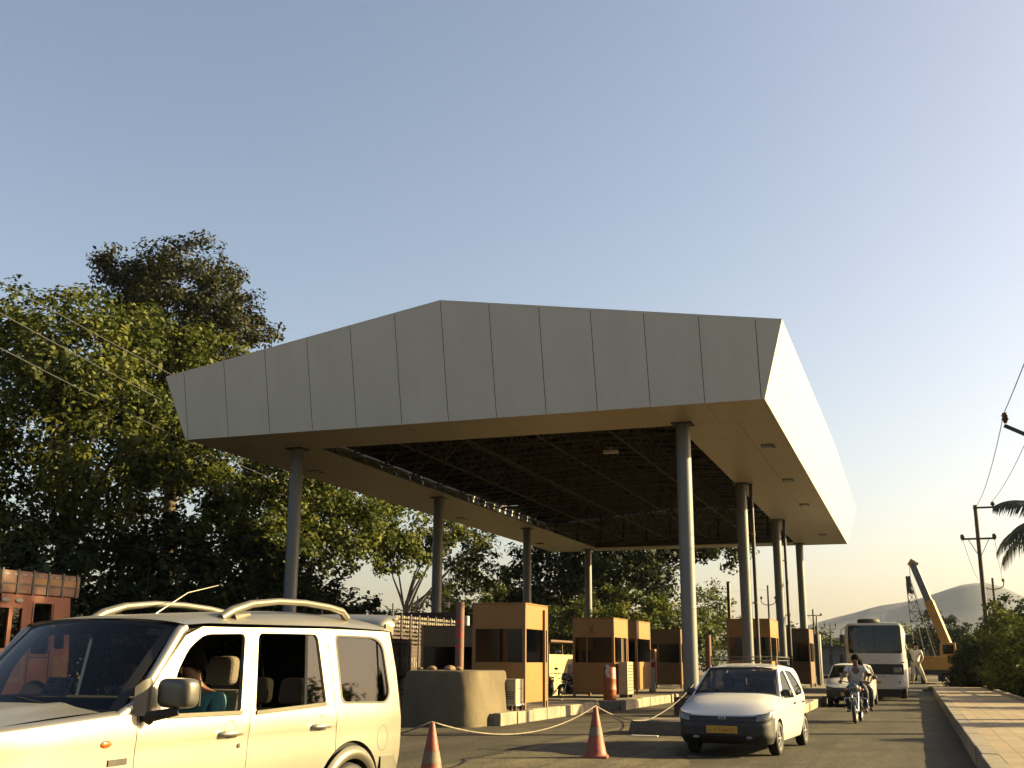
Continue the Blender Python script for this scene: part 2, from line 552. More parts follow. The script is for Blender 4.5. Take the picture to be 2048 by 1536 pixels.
# ================================================================ CANOPY
CX0, CX1, CY0, CY1, CZ = -21.43, -3.235, 29.03, 68.07, 8.23
HC, HA, HS, LEAN, LEANS = 10.25, 11.70, 10.54, .235, .30      # corner and apex heights of the fascia, outward lean
ACP = mat('cladding_panel', (.62, .63, .58), .40, .05, col2=(.55, .56, .51), scale=1.5, fac=(.3, .75), stretch=(1, 1, .10))
ACPB = mat('panel_joint', (.03, .03, .03), .8)
SOFF = mat('soffit_panel', (.66, .615, .50), .40, .05, col2=(.60, .56, .455), scale=.8)
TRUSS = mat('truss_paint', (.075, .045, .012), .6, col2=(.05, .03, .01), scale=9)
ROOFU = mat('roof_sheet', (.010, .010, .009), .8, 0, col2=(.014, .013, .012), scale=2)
COLM = mat('column_paint', (.155, .165, .165), .5, .1, col2=(.12, .13, .125), scale=2.2, stretch=(1, 1, .25))
canopy = thing('toll_canopy', 'large silver panelled toll canopy with gabled fascia on tall round columns', 'canopy', (-12.33, 48.55, 0))
OX, OY = -12.33, 48.55
def L3(x, y, z): return (x - OX, y - OY, z)
def fascia(name, along, a0, a1, npan, place, HA):
    """one side: a runs along the bottom edge a0..a1, place(a, z) -> world point; panels with dark open joints"""
    LA = LEANS if along == 'X' else LEAN           # lean of the neighbouring sides
    mid = (a0 + a1) / 2
    half = (a1 - a0) / 2
    def top(a):
        e = half + LA * (HC - CZ)
        return HA - (HA - HC) * abs(a - mid) / e
    w = 2 * half / (npan + .12)
    js = [mid + (k - npan / 2) * w for k in range(npan + 1)]
    g = .009
    mb = MB()
    segs = []
    eL = lambda z: a0 - LA * (z - CZ)
    eR = lambda z: a1 + LA * (z - CZ)
    for k in range(npan):
        segs.append((js[k] + g, js[k+1] - g))
    for s_ in segs:
        n = 2 if s_[0] < mid - .01 < s_[1] - .01 else 1
        aa = [s_[0], s_[1]] if n == 1 else [s_[0], mid, s_[1]]
        for q in range(len(aa) - 1):
            A, B = aa[q], aa[q+1]
            if True:
                mb.add([L3(*place(A, CZ)), L3(*place(B, CZ)), L3(*place(B, top(B))), L3(*place(A, top(A)))], [(0, 1, 2, 3)])
    # end triangles up to the leaning corners
    mb.add([L3(*place(a0, CZ)), L3(*place(js[0] - g, CZ)), L3(*place(js[0] - g, top(js[0]))), L3(*place(eL(HC), HC))], [(0, 1, 2, 3)])
    mb.add([L3(*place(js[-1] + g, CZ)), L3(*place(a1, CZ)), L3(*place(eR(HC), HC)), L3(*place(js[-1] + g, top(js[-1])))], [(0, 1, 2, 3)])
    # dark backing strips behind the joints and the coping on top
    for a in js:
        pa = [place(a - .05, CZ + .02), place(a + .05, CZ + .02), place(a + .05, top(a) - .03), place(a - .05, top(a) - .03)]
        cxy = Vector((OX, OY, 9))
        vs = []
        for q in pa:
            d = Vector((cxy.x - q[0], 0, 0)) if along == 'Y' else Vector((0, cxy.y - q[1], 0))
            vs.append(L3(*(Vector(q) + d.normalized() * .035)))
        mb.add(vs, [(0, 1, 2, 3)], 1)
    nrm = {'X': Vector((0, 1, 0)), 'Y': Vector((1, 0, 0))}[along]
    c0 = Vector(place(mid, CZ)); sgn = 1 if (Vector((OX, OY, c0.z)) - c0).dot(nrm) > 0 else -1
    aa = [eL(HC), mid, eR(HC)]
    zz = [HC, HA, HC]
    for q in range(2):
        A, B = Vector(place(aa[q], zz[q])), Vector(place(aa[q+1], zz[q+1]))
        i = nrm * sgn * .12; u_ = Vector((0, 0, .004))
        mb.add([L3(*(A + u_)), L3(*(B + u_)), L3(*(B + i + u_)), L3(*(A + i + u_))], [(0, 1, 2, 3)])
        # inner skin
        A0, B0 = Vector(place(aa[q], CZ)), Vector(place(aa[q+1], CZ))
    return mb.build(name, [ACP, ACPB], canopy)
fascia('front_fascia', 'X', CX0, CX1, 12, lambda a, z: (a, CY0 - LEAN * (z - CZ), z), HA)
fascia('rear_fascia', 'X', CX0, CX1, 12, lambda a, z: (a, CY1 + LEAN * (z - CZ), z), HA)
fascia('side_fascia', 'Y', CY0, CY1, 26, lambda a, z: (CX1 + LEANS * (z - CZ), a, z), HS)
fascia('side_fascia', 'Y', CY0, CY1, 26, lambda a, z: (CX0 - LEANS * (z - CZ), a, z), HS)
# soffit ring with joints
IX0, IX1, IY0, IY1 = -18.12, -6.12, 31.7, 66.3
mb = MB()
w = (CX1 - CX0) / 12.12
xm = (CX0 + CX1) / 2
jx = sorted([CX0, CX1] + [xm + (k - 6) * w for k in range(13)])
jy = [CY0, IY0] + list(np.arange(IY0 + 2.4, IY1 - 1, 2.4)) + [IY1, CY1]
def soff(xa, xb, ya, yb):
    g = .006
    mb.box(xa + g - OX, xb - g - OX, ya + g - OY, yb - g - OY, CZ, CZ + .03, 0)
for k in range(len(jx) - 1):
    if jx[k+1] - jx[k] < .02: continue
    soff(jx[k], jx[k+1], CY0, IY0); soff(jx[k], jx[k+1], IY1, CY1)
for k in range(1, len(jy) - 2):
    for xa, xb in ((CX0, CX0 + (IX0 - CX0) / 2), (CX0 + (IX0 - CX0) / 2, IX0), (IX1, IX1 + (CX1 - IX1) * .62), (IX1 + (CX1 - IX1) * .62, CX1)):
        soff(xa, xb, jy[k], jy[k+1])
# dark cover above the joints
for xa, xb, ya, yb in ((CX0, CX1, CY0, IY0), (CX0, CX1, IY1, CY1), (CX0, IX0, IY0, IY1), (IX1, CX1, IY0, IY1)):
    mb.box(xa + .01 - OX, xb - .01 - OX, ya + .01 - OY, yb - .01 - OY, CZ + .04, CZ + .06, 1)
mb.build('soffit', [SOFF, ACPB], canopy)
# roof sheet on purlins
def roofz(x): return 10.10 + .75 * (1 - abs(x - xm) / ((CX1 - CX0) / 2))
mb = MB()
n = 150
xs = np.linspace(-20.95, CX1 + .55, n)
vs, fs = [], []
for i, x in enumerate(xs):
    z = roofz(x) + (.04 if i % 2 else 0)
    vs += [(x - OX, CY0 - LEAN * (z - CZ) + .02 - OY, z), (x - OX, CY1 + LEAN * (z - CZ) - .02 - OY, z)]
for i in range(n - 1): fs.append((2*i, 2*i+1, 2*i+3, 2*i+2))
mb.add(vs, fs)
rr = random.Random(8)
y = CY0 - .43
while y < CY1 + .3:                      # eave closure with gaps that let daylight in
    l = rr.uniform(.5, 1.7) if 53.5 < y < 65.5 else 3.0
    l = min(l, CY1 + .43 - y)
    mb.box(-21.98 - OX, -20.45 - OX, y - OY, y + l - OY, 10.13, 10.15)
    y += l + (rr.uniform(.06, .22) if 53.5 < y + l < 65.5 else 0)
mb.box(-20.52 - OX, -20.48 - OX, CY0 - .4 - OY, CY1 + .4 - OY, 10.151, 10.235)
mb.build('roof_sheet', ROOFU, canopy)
# inner liner closing the void behind the soffit
mb = MB()
mb.box(IX0 - OX, IX1 - OX, IY0 - .03 - OY, IY0 - OY, CZ + .061, 8.6)
mb.box(IX0 - OX, IX1 - OX, IY1 - OY, IY1 + .03 - OY, CZ + .061, 8.6)
mb.build('edge_beam', STEEL_DARK, canopy)
# space frame
mb = MB()
cell = 2.39
nx, ny = 5, 14
dx, dy = (IX1 - IX0) / nx, (IY1 - IY0) / ny
zb = CZ + .25
def nb_(i, j): return Vector((IX0 + i * dx - OX, IY0 + j * dy - OY, zb))
def nt_(i, j):
    x = IX0 + (i + .5) * dx
    return Vector((x - OX, IY0 + (j + .5) * dy - OY, roofz(x) - .22))
for i in range(nx + 1):
    for j in range(ny):
        mb.tube([nb_(i, j), nb_(i, j + 1)], .030, 6, caps=False)
for j in range(ny + 1):
    for i in range(nx):
        mb.tube([nb_(i, j), nb_(i + 1, j)], .030, 6, caps=False)
for i in range(nx):
    for j in range(ny):
        for a, b in ((i, j), (i + 1, j), (i, j + 1), (i + 1, j + 1)):
            mb.tube([nb_(a, b), nt_(i, j)], .03, 6, caps=False)
        if j < ny - 1: mb.tube([nt_(i, j), nt_(i, j + 1)], .034, 6, caps=False)
        if i < nx - 1: mb.tube([nt_(i, j), nt_(i + 1, j)], .034, 6, caps=False)
mb.build('space_frame', TRUSS, canopy)
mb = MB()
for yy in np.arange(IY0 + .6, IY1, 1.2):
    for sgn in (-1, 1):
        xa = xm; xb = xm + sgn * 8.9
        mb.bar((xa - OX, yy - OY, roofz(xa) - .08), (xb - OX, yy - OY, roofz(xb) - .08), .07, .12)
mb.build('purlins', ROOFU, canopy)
# recessed lights in the soffit, lamps in the void
LAMPG = mat('lamp_glass', (.07, .07, .065), .25, col2=(.10, .10, .09), scale=30)
LAMPW = mat('lamp_body', (.75, .74, .68), .4, col2=(.68, .67, .6), scale=30)
for lx, ly in ((-3.95, 35.7), (-4.05, 42.9), (-4.1, 50.1), (-4.25, 62.5), (-20.5, 35.7), (-20.5, 50.1), (-20.5, 62.5)):
    mb = MB()
    mb.box(lx - .21 - OX, lx + .21 - OX, ly - .3 - OY, ly + .3 - OY, CZ - .025, CZ - .003, 1)
    mb.box(lx - .16 - OX, lx + .16 - OX, ly - .24 - OY, ly + .24 - OY, CZ - .032, CZ - .026, 0)
    mb.build('soffit_light', [LAMPG, STEEL_DARK], canopy)
for lx, ly in ((-9.2, 35.8),):
    mb = MB(); mb.box(lx - .25 - OX, lx + .25 - OX, ly - .12 - OY, ly + .12 - OY, zb - .18, zb - .09)
    mb.bar((lx - OX, ly - OY, zb - .09), (lx - OX, ly - OY, zb + .05), .03)
    mb.build('hanging_lamp', LAMPW, canopy)
# columns
CL, CR, C0, CD = -18.78, -5.91, 31.49, 11.81
PEDM = mat('pedestal_concrete', (.055, .04, .025), .9, col2=(.085, .062, .04), scale=3, bump=.6, bscale=18)
PIPE = mat('drain_pipe', (.012, .011, .011), .55, col2=(.04, .036, .032), scale=4)
for side, cx in ((0, CL), (1, CR)):
    for k in range(4):
        cy = C0 + CD * k
        mb = MB()
        mb.lathe([(.215, .0), (.215, CZ - .001)], 'Z', (cx - OX, cy - OY, 0), 28)
        for zz in (2.9, 5.6): mb.lathe([(.2155, zz), (.2185, zz + .006), (.2185, zz + .03), (.2155, zz + .036)], 'Z', (cx - OX, cy - OY, 0), 28)
        c = mb.build('column', COLM, canopy)
        m2 = MB(); m2.box(cx - .42 - OX, cx + .42 - OX, cy - .42 - OY, cy + .42 - OY, -.02, .5)
        m2.build('pedestal', PEDM, c, bevel=.02)
        m2 = MB(); m2.box(cx - .3 - OX, cx + .3 - OX, cy - .3 - OY, cy + .3 - OY, CZ - .035, CZ - .004)
        m2.build('head_plate', STEEL_DARK, c)
        if side == 1 and k in (1, 2):
            m2 = MB()
            px, py = cx + .36 - OX, cy + .12 - OY
            m2.tube([(px, py, .3), (px, py, CZ - .01)], .075, 10)
            for zz in (1.6, 3.6, 6.2):
                m2.lathe([(.09, zz), (.09, zz + .09)], 'Z', (px, py, 0), 10, mat=1)
                m2.box(px - .3, px, py - .02, py + .02, zz + .02, zz + .06, 1)
            m2.build('downpipe', [PIPE, KERBW], c)
# ================================================================ TOLL BOOTHS AND ISLAND FURNITURE
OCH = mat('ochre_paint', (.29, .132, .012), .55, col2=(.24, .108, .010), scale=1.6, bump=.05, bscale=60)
OCHB = mat('ochre_in_shade', (.11, .055, .010), .6, col2=(.085, .042, .008), scale=2)  # darker copy of the ochre, shade on these booths put into the colour
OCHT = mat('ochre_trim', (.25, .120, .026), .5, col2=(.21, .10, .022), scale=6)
BGLASS = glass_mat('booth_glass', (.06, .06, .056), .7, .06)
SHUT = mat('booth_blind', (.035, .032, .028), .7, col2=(.075, .07, .06), scale=3, stretch=(9, 9, .3))
def booth(x0, x1, y0, y1, z0, z1, label, post=False, mullion=False, door=False, shade_tone=False, ac=None):
    m = OCHB if shade_tone else OCH
    cx, cy = (x0 + x1) / 2, (y0 + y1) / 2
    t = thing('toll_booth', label, 'toll booth', (cx, cy, z0), 0, 'ochre toll booths under the canopy')
    W, D, H = (x1 - x0) / 2, (y1 - y0) / 2, z1 - z0
    zb, zl, zh = .16, .44 * H, .76 * H         # underside, sill, head of the window band
    mb = MB()
    # lower and upper wall bands
    for za, zc in ((zb, zl), (zh, H - .005)):
        mb.box(-W, W, -D, -D + .05, za, zc); mb.box(-W, W, D - .05, D, za, zc)
        mb.box(-W, -W + .05, -D + .051, D - .051, za, zc); mb.box(W - .05, W, -D + .051, D - .051, za, zc)
    mb.box(-W + .052, W - .052, -D + .052, D - .052, zb + .01, zb + .05)
    mb.build('wall', m, t, bevel=.008)
    for sx in (-1, 1):
        for sy in (-1, 1):
            a, b = sx * (W + .006), sx * (W - .075)
            c, d = sy * (D + .006), sy * (D - .075)
            mb = MB(); mb.box(min(a, b), max(a, b), min(c, d), max(c, d), .0, H + .001)
            mb.build('corner_post', OCHT, t, bevel=.006)
    mb = MB(); mb.box(-W - .01, W + .01, -D - .01, D + .01, H + .002, H + .03); mb.build('roof', m, t, bevel=.008)
    mb = MB(); mb.box(-W + .1, W - .1, -D + .1, D - .1, zl - .30, zl - .27); mb.box(-.25, .25, -.1, .35, zb + .05, zl - .31)
    mb.build('counter', DARKIN, t)
    for nm, (fx0, fx1, fy0, fy1) in (('front', (-W + .078, W - .078, -D + .012, -D + .018)), ('side', (W - .018, W - .012, -D + .078, D - .078)),
                                     ('side', (-W + .012, -W + .018, -D + .078, D - .078)), ('back', (-W + .078, W - .078, D - .018, D - .012))):
        mb = MB(); mb.box(fx0, fx1, fy0, fy1, zl + .002, zh - .002)
        mb.build('window_pane', BGLASS, t)
    mb = MB(); mb.box(W - .06, W - .05, -D + .1, D - .1, zl + .01, zh - .01)
    mb.box(-W + .1, W - .1, D - .06, D - .05, zl + .01, zh - .01)
    mb.build('blind', SHUT, t)
    mb = MB()
    if mullion:
        mb.box(-.25, -.21, -D - .004, -D + .03, zl, zh)
    if door:
        mb.box(W - .008, W + .012, D - .98, D - .90, zb + .06, zh)
        mb.box(W - .008, W + .012, D - .30, D - .24, zb + .06, zh)
        mb.box(W - .005, W + .004, D - .90, D - .62, zb + .08, zh - .02, 1)
    if post:
        mb.box(W + .008, W + .06, D - .42, D - .36, .0, H - .1)
    if mb.v: mb.build('door_frame' if door else ('outer_post' if post else 'mullion'), [OCHT, DARKIN], t)
    return t
b1 = booth(-10.63, -9.21, 26.9, 28.75, .27, 2.85, 'largest nearest ochre booth with wide dark window, behind the rounded concrete block', post=True)
b2 = booth(-10.85, -9.42, 36.65, 38.6, .27, 2.84, 'ochre booth marked with a red cross above its split front window', mullion=True, door=True)
b3 = booth(-11.1, -9.72, 41.2, 43.5, .27, 2.90, 'narrow looking ochre booth right behind the one with the red cross')
b6 = booth(-11.6, -9.95, 50.8, 53.0, .27, 2.85, 'brown shaded booth seen left of the thick front right column', mullion=True, shade_tone=True)
b4 = booth(-6.87, -5.2, 44.4, 47.2, .25, 3.06, 'ochre booth behind the second right column, above the white hatchback roof', mullion=True, door=True)
b5 = booth(-6.25, -4.87, 57.7, 60.2, .25, 3.05, 'farthest ochre booth, left of the dark post and the bus', shade_tone=True)
b7 = booth(-13.6, -11.92, 30.3, 32.0, -.01, 2.40, 'dark brown shaded booth left of and behind the nearest booth', shade_tone=True)
# red painted cross
REDP = mat('red_spray', (.30, .02, .012), .7, col2=(.22, .03, .015), scale=30)
mb = MB()
for p0, p1 in (((-.17, 2.03), (.02, 2.33)), ((-.14, 2.34), (.05, 2.05))):
    a, b = Vector((p0[0], 0, p0[1])), Vector((p1[0], 0, p1[1]))
    n = (b - a).normalized().cross(Vector((0, 1, 0))) * .026
    mb.add([(q.x, -.983, q.z) for q in (a - n, b - n * .7, b + n, a + n * .6)], [(0, 1, 2, 3)])
mb.build('painted_cross', REDP, b2)
# rounded concrete nose block
CONC = mat('cast_concrete', (.085, .066, .033), .9, col2=(.135, .105, .055), scale=1.6, bump=.5, bscale=9, stretch=(1, 1, .6))
blk = thing('crash_block', 'tapered brown concrete block with rounded corners in front of the nearest booth', 'concrete block', (-10.3, 25.1, 0))
mb = MB()
N = 72
rings = []
for z, hw, hd in ((-.02, 1.02, 1.45), (.02, 1.02, 1.45), (.4, .985, 1.41), (.8, .95, 1.37), (1.16, .92, 1.33), (1.205, .90, 1.31), (1.22, .86, 1.27)):
    ring = []
    for k in range(N):
        a = 2 * math.pi * k / N
        c, s_ = math.cos(a), math.sin(a)
        e = .42
        ring.append((hw * math.copysign(abs(c) ** e, c) + .018 * math.sin(7 * a + z * 5), hd * math.copysign(abs(s_) ** e, s_), z))
    rings.append(ring)
vs = [p for r in rings for p in r]
fs = [(i*N+k, i*N+(k+1)%N, (i+1)*N+(k+1)%N, (i+1)*N+k) for i in range(len(rings)-1) for k in range(N)]
mb.add(vs, fs, 0, True); mb.add(rings[-1], [tuple(range(N))], 0)
mb.build('block', CONC, blk)
rr = random.Random(4)
RUB = mat('rubble', (.20, .15, .10), .95, col2=(.33, .20, .11), scale=8, bump=.8, bscale=20)
for k, (rx, ry, s_) in enumerate(((-10.75, 24.6, .09), (-10.35, 24.75, .10), (-10.2, 24.9, .075), (-11.0, 24.5, .06), (-10.28, 24.55, .06))):
    mb = MB()
    mb.ball((0, 0, 0), s_, 5, 0, (1.4, 1, .7))
    mb.v = [(p[0] * rr.uniform(.8, 1.2), p[1] * rr.uniform(.8, 1.2), p[2] * rr.uniform(.85, 1.15)) for p in mb.v]
    o = mb.build('rubble_lump', RUB); o.location = (rx, ry, 1.215 + s_ * .5)
    tag(o, ['brown rubble lump on the left part of the concrete block top', 'largest tan rubble lump on the concrete block by the rusty post', 'tan rubble lump beside the foot of the rusty post', 'leftmost small rubble lump on the concrete block', 'small rubble lump in front on the concrete block top'][k], 'rubble', 'rubble on the concrete block')
# rusty pipe with red marks
RUST = mat('rusty_pipe', (.14, .065, .04), .8, col2=(.18, .092, .058), scale=3, bump=.3, bscale=25)
mb = MB(); mb.lathe([(.0, 2.83), (.098, 2.83), (.105, 2.80), (.105, 1.18)], 'Z', (0, 0, 0), 20)
tp = thing('steel_post', 'rusty red marked steel pipe standing on the concrete block', 'post', (-10.36, 25.35, 0), 0)
mb.build('pipe', RUST, tp)
REDM = mat('red_mark', (.55, .03, .012), .6, col2=(.42, .03, .012), scale=20)
for zz, h, a0 in ((1.72, .13, 200), (1.98, .15, 215), (2.14, .10, 205), (2.30, .14, 210)):
    mb = MB()
    seg = 8
    vs = []
    for k in range(seg + 1):
        a = rad(a0 + 115 * k / seg)
        for q in (0, 1):
            vs.append((.1075 * math.cos(a), .1075 * math.sin(a), zz + q * h * (1 - .3 * (k % 3)) + .02 * math.sin(k)))
    mb.add(vs, [(2*k, 2*k+2, 2*k+3, 2*k+1) for k in range(seg)], 0, True)
    mb.build('red_band', REDM, tp)
# cream box beside the nearest booth
CREAM = mat('cream_enamel', (.46, .40, .25), .4, col2=(.40, .34, .21), scale=4)
cb = thing('equipment_box', 'cream metal box on a low base between the concrete block and nearest booth', 'box', (-9.3, 26.25, .27))
mb = MB(); mb.box(-.17, .17, -.28, .28, .17, .72); mb.box(-.18, .18, -.29, .29, .72, .745); mb.build('cabinet', CREAM, cb, bevel=.02)
mb = MB(); mb.box(-.19, .19, -.30, .30, .12, .168); mb.build('plinth', mat('white_plinth', (.6, .57, .5), .5, col2=(.5, .47, .4)), cb, bevel=.01)
mb = MB()
for sx in (-.13, .13):
    for sy in (-.22, .22): mb.box(sx - .03, sx + .03, sy - .03, sy + .03, 0, .119)
mb.build('feet', STEEL_DARK, cb)
mb = MB()
for zz in (.28, .33, .38, .43): mb.box(-.12, .12, -.285, -.281, zz, zz + .02)
mb.box(.171, .175, -.22, .22, .52, .53); mb.build('vent_slots', STEEL_DARK, cb)
# orange drum in front of the crossed booth
ORP = mat('orange_plastic', (.40, .10, .012), .5, col2=(.3, .07, .01), scale=5)
dr = thing('barrel', 'orange plastic barrel with a white cloth strip in front of the crossed booth', 'barrel', (-9.12, 34.85, .27))
mb = MB(); mb.lathe([(0, 0), (.20, 0), (.205, .03), (.205, .28), (.212, .30), (.212, .33), (.205, .35), (.2, .6), (.207, .62), (.207, .65), (.2, .67), (.195, .97), (.18, 1.0), (0, 1.0)], 'Z', (0, 0, 0), 28)
mb.build('drum', ORP, dr)
WCL = mat('white_cloth', (.75, .72, .66), .8, col2=(.6, .57, .5), scale=12)
mb = MB(); mb.grid(lambda u, v_: (-.06 + .11 * u + .02 * math.sin(9 * v_), -.222 - .012 * math.sin(6 * u + 5 * v_), 1.08 - .36 * v_ - .08 * abs(u - .4)), 6, 8); mb.build('cloth_strip', WCL, dr)
# air conditioner units by the crossed booth
ACM = mat('aircon_case', (.50, .36, .19), .5, col2=(.42, .3, .16), scale=5)
def aircon(x, y, z, label, m, s=1.0):
    t = thing('air_conditioner', label, 'air conditioner', (x, y, z))
    mb = MB(); mb.box(-.16 * s, .16 * s, -.40 * s, .40 * s, 0, 1.05 * s); mb.build('casing', m, t, bevel=.02)
    mb = MB()
    for k in range(9): mb.box(.162 * s, .170 * s, -.33 * s, .33 * s, (.12 + .1 * k) * s, (.15 + .1 * k) * s)
    mb.build('louvre', STEEL_DARK, t)
    for ya in (-.36, .28):
        mb = MB(); mb.box(-.14 * s, .14 * s, ya * s, (ya + .08) * s, -.1, -.003); mb.build('bracket', STEEL_DARK, t)
aircon(-9.16, 37.15, .38, 'tan cooling unit fixed low on the right side of the crossed booth', ACM)
# traffic cones
CONE = mat('cone_orange', (.30, .05, .016), .6, col2=(.18, .034, .014), scale=5, bump=.15, bscale=30)
CONW = mat('cone_band', (.13, .10, .065), .7, col2=(.19, .15, .10), scale=9)
def cone(x, y, label):
    t = thing('traffic_cone', label, 'traffic cone', (x, y, 0.001), rad(12), 'orange cones holding the rope')
    mb = MB()
    r = lambda z: .165 - (.165 - .028) * (z - .04) / .72
    mb.lathe([(r(.04) + .03, .028), (r(.05) + .01, .05), (r(.09), .09), (r(.33), .33)], 'Z', n=32)
    mb.lathe([(r(.461), .461), (r(.75), .75), (.02, .768), (0, .77)], 'Z', n=32)
    mb.build('cone', CONE, t)
    mb = MB(); mb.lathe([(r(.331) + .001, .331), (r(.46) + .001, .46)], 'Z', n=32); mb.build('reflective_band', CONW, t)
    mb = MB(); mb.prism(round_poly([(-.19, -.19), (.19, -.19), (.19, .19), (-.19, .19)], .05), 'Z', 0, .035); mb.build('base', CONE, t, bevel=.01)
cone(-4.76, 17.3, 'orange cone standing alone on the road left of the white hatchback')
cone(-5.2, 11.95, 'orange cone cut off by the frame, beside the tail of the silver jeep')
# rope strung from the cones to the island
ROPE = mat('white_tape', (.26, .22, .155), .85, col2=(.12, .10, .07), scale=14)
def sag(a, b, s, n=14):
    a, b = Vector(a), Vector(b)
    return [a.lerp(b, i / n) - Vector((0, 0, 4 * s * (i / n) * (1 - i / n))) for i in range(n + 1)]
rope_pts = []
P1 = Vector((-5.2, 11.95, .772)); P2 = Vector((-4.76, 17.3, .772))
for seg in (sag((-6.6, 11.9, .45), P1, .06, 6), sag(P1, P2, .26, 20),
            sag(P2, (-5.2, 23.1, .30), .10, 12), sag((-5.25, 23.2, .29), (-5.75, 31.0, .85), .1, 12)):
    rope_pts += [p for p in seg if not rope_pts or (p - rope_pts[-1]).length > 1e-3]
mb = MB(); mb.tube(rope_pts, .0095, 6)
tag(mb.build('rope', ROPE), 'white rope sagging from cone to cone and up to the column', 'rope')
mb = MB(); mb.box(-.27, .27, -.05, .05, 0, .02); o = mb.build('painted_plank', mat('white_plank', (.75, .72, .65), .7, col2=(.6, .56, .5), scale=5), bevel=.004)
o.location = (-5.2, 22.55, .0); tag(o, 'short white plank lying in front of the kerb block', 'plank')
# posts further along the islands
def post(x, y, z0, z1, r, m, label, name='steel_post', cat='post'):
    mb = MB(); mb.lathe([(0, z1), (r * .92, z1), (r, z1 - .03), (r, z0)], 'Z', (0, 0, 0), 16)
    o = mb.build(name, m); o.location = (x, y, 0); return tag(o, label, cat)
post(-7.2, 42.0, 0, 2.40, .11, RUST, 'rusty plain post left of the white hatchback roof')
post(-4.95, 64.0, 0, 2.95, .17, PIPE, 'thick black post at the island end left of the bus')
post(-9.4, 62.0, .2, 5.75, .10, PIPE, 'tall thin black pole between the rusty post and the second right column')
post(-4.75, 61.5, .2, 3.9, .04, mat('grey_pole', (.25, .25, .24), .6, col2=(.2, .2, .19)), 'thin grey pole beside the farthest booth')
post(-12.7, 31.6, -.02, 2.75, .09, mat('pale_post_paint', (.42, .42, .38), .7, col2=(.25, .25, .22), scale=3), 'pale post with green foot left of the shaded booth')
# ================================================================ TREES AND PLANTS
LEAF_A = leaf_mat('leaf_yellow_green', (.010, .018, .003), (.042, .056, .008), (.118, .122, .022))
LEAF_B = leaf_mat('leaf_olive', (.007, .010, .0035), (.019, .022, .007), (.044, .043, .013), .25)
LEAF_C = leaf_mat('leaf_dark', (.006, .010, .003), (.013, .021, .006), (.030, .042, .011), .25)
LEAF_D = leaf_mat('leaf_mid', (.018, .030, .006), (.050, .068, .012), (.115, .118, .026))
BARK = mat('bark', (.075, .055, .038), .95, col2=(.13, .10, .07), scale=4, bump=.9, bscale=18, stretch=(1, 1, .3))
BARKL = mat('pale_bark', (.20, .15, .095), .95, col2=(.28, .21, .135), scale=4, bump=.8, bscale=18, stretch=(1, 1, .3))

def leaf_mesh(name, pos, nrm, size, tone, m, parent=None, aspect=.62):
    """many small folded leaf faces in one mesh (numpy)"""
    n = len(pos)
    rs = np.random.RandomState(n % 9973)
    t = rs.normal(size=(n, 3)); t -= nrm * (t * nrm).sum(1, keepdims=True)
    t /= np.linalg.norm(t, axis=1, keepdims=True) + 1e-9
    b = np.cross(nrm, t)
    s = size[:, None]
    v = np.empty((n, 4, 3))
    v[:, 0] = pos - t * s * .5
    v[:, 1] = pos + b * s * .5 * aspect + nrm * s * .12
    v[:, 2] = pos + t * s * .5 - nrm * s * .06
    v[:, 3] = pos - b * s * .5 * aspect + nrm * s * .12
    me = bpy.data.meshes.new(name)
    me.vertices.add(4 * n); me.vertices.foreach_set('co', v.reshape(-1))
    me.loops.add(4 * n); me.loops.foreach_set('vertex_index', np.arange(4 * n, dtype=np.int32))
    me.polygons.add(n); me.polygons.foreach_set('loop_start', np.arange(0, 4 * n, 4, dtype=np.int32))
    try: me.polygons.foreach_set('loop_total', np.full(n, 4, dtype=np.int32))
    except Exception: pass
    me.update(calc_edges=True)
    at = me.attributes.new('tone', 'FLOAT', 'FACE'); at.data.foreach_set('value', np.clip(tone, 0, 1).astype(np.float32))
    me.materials.append(m)
    o = bpy.data.objects.new(name, me); COL.objects.link(o)
    if parent: o.parent = parent
    return o

def crown_points(rs, lobes, nclump, per, clump_r, shell=.55):
    """lobes: (centre, radii). clumps sit mostly in the outer shell of each lobe; leaves on each clump"""
    P, Nn, T, centers = [], [], [], []
    vol = np.array([l[1][0] * l[1][1] * l[1][2] for l in lobes]) ** .75
    vol = vol / vol.sum()
    for (c, r), w in zip(lobes, vol):
        k = max(3, int(nclump * w))
        d = rs.normal(size=(k, 3)); d /= np.linalg.norm(d, axis=1, keepdims=True)
        q = shell + (1 - shell) * rs.rand(k, 1) ** .6
        q[rs.rand(k) < .16] *= .6
        cc = np.array(c) + d * q * np.array(r)
        for ci, di in zip(cc, d):
            cr = clump_r * rs.uniform(.55, 1.35)
            m = int(per * rs.uniform(.6, 1.3) * (cr / clump_r) ** 1.6) + 4
            e = rs.normal(size=(m, 3)); e /= np.linalg.norm(e, axis=1, keepdims=True)
            rr_ = rs.rand(m, 1) ** .45
            P.append(ci + e * rr_ * cr * np.array([1, 1, .72]))
            nn = e * .55 + di * .35 + np.array([0, 0, .55]) + rs.normal(size=(m, 3)) * .45
            Nn.append(nn / np.linalg.norm(nn, axis=1, keepdims=True))
            T.append(rs.uniform(.2, .8) + rs.normal(size=m) * .17)
            centers.append(ci)
    return np.concatenate(P), np.concatenate(Nn), np.concatenate(T), centers

def big(k, lobes): return [(tuple(q * k for q in c), tuple(q * k for q in r)) for c, r in lobes]

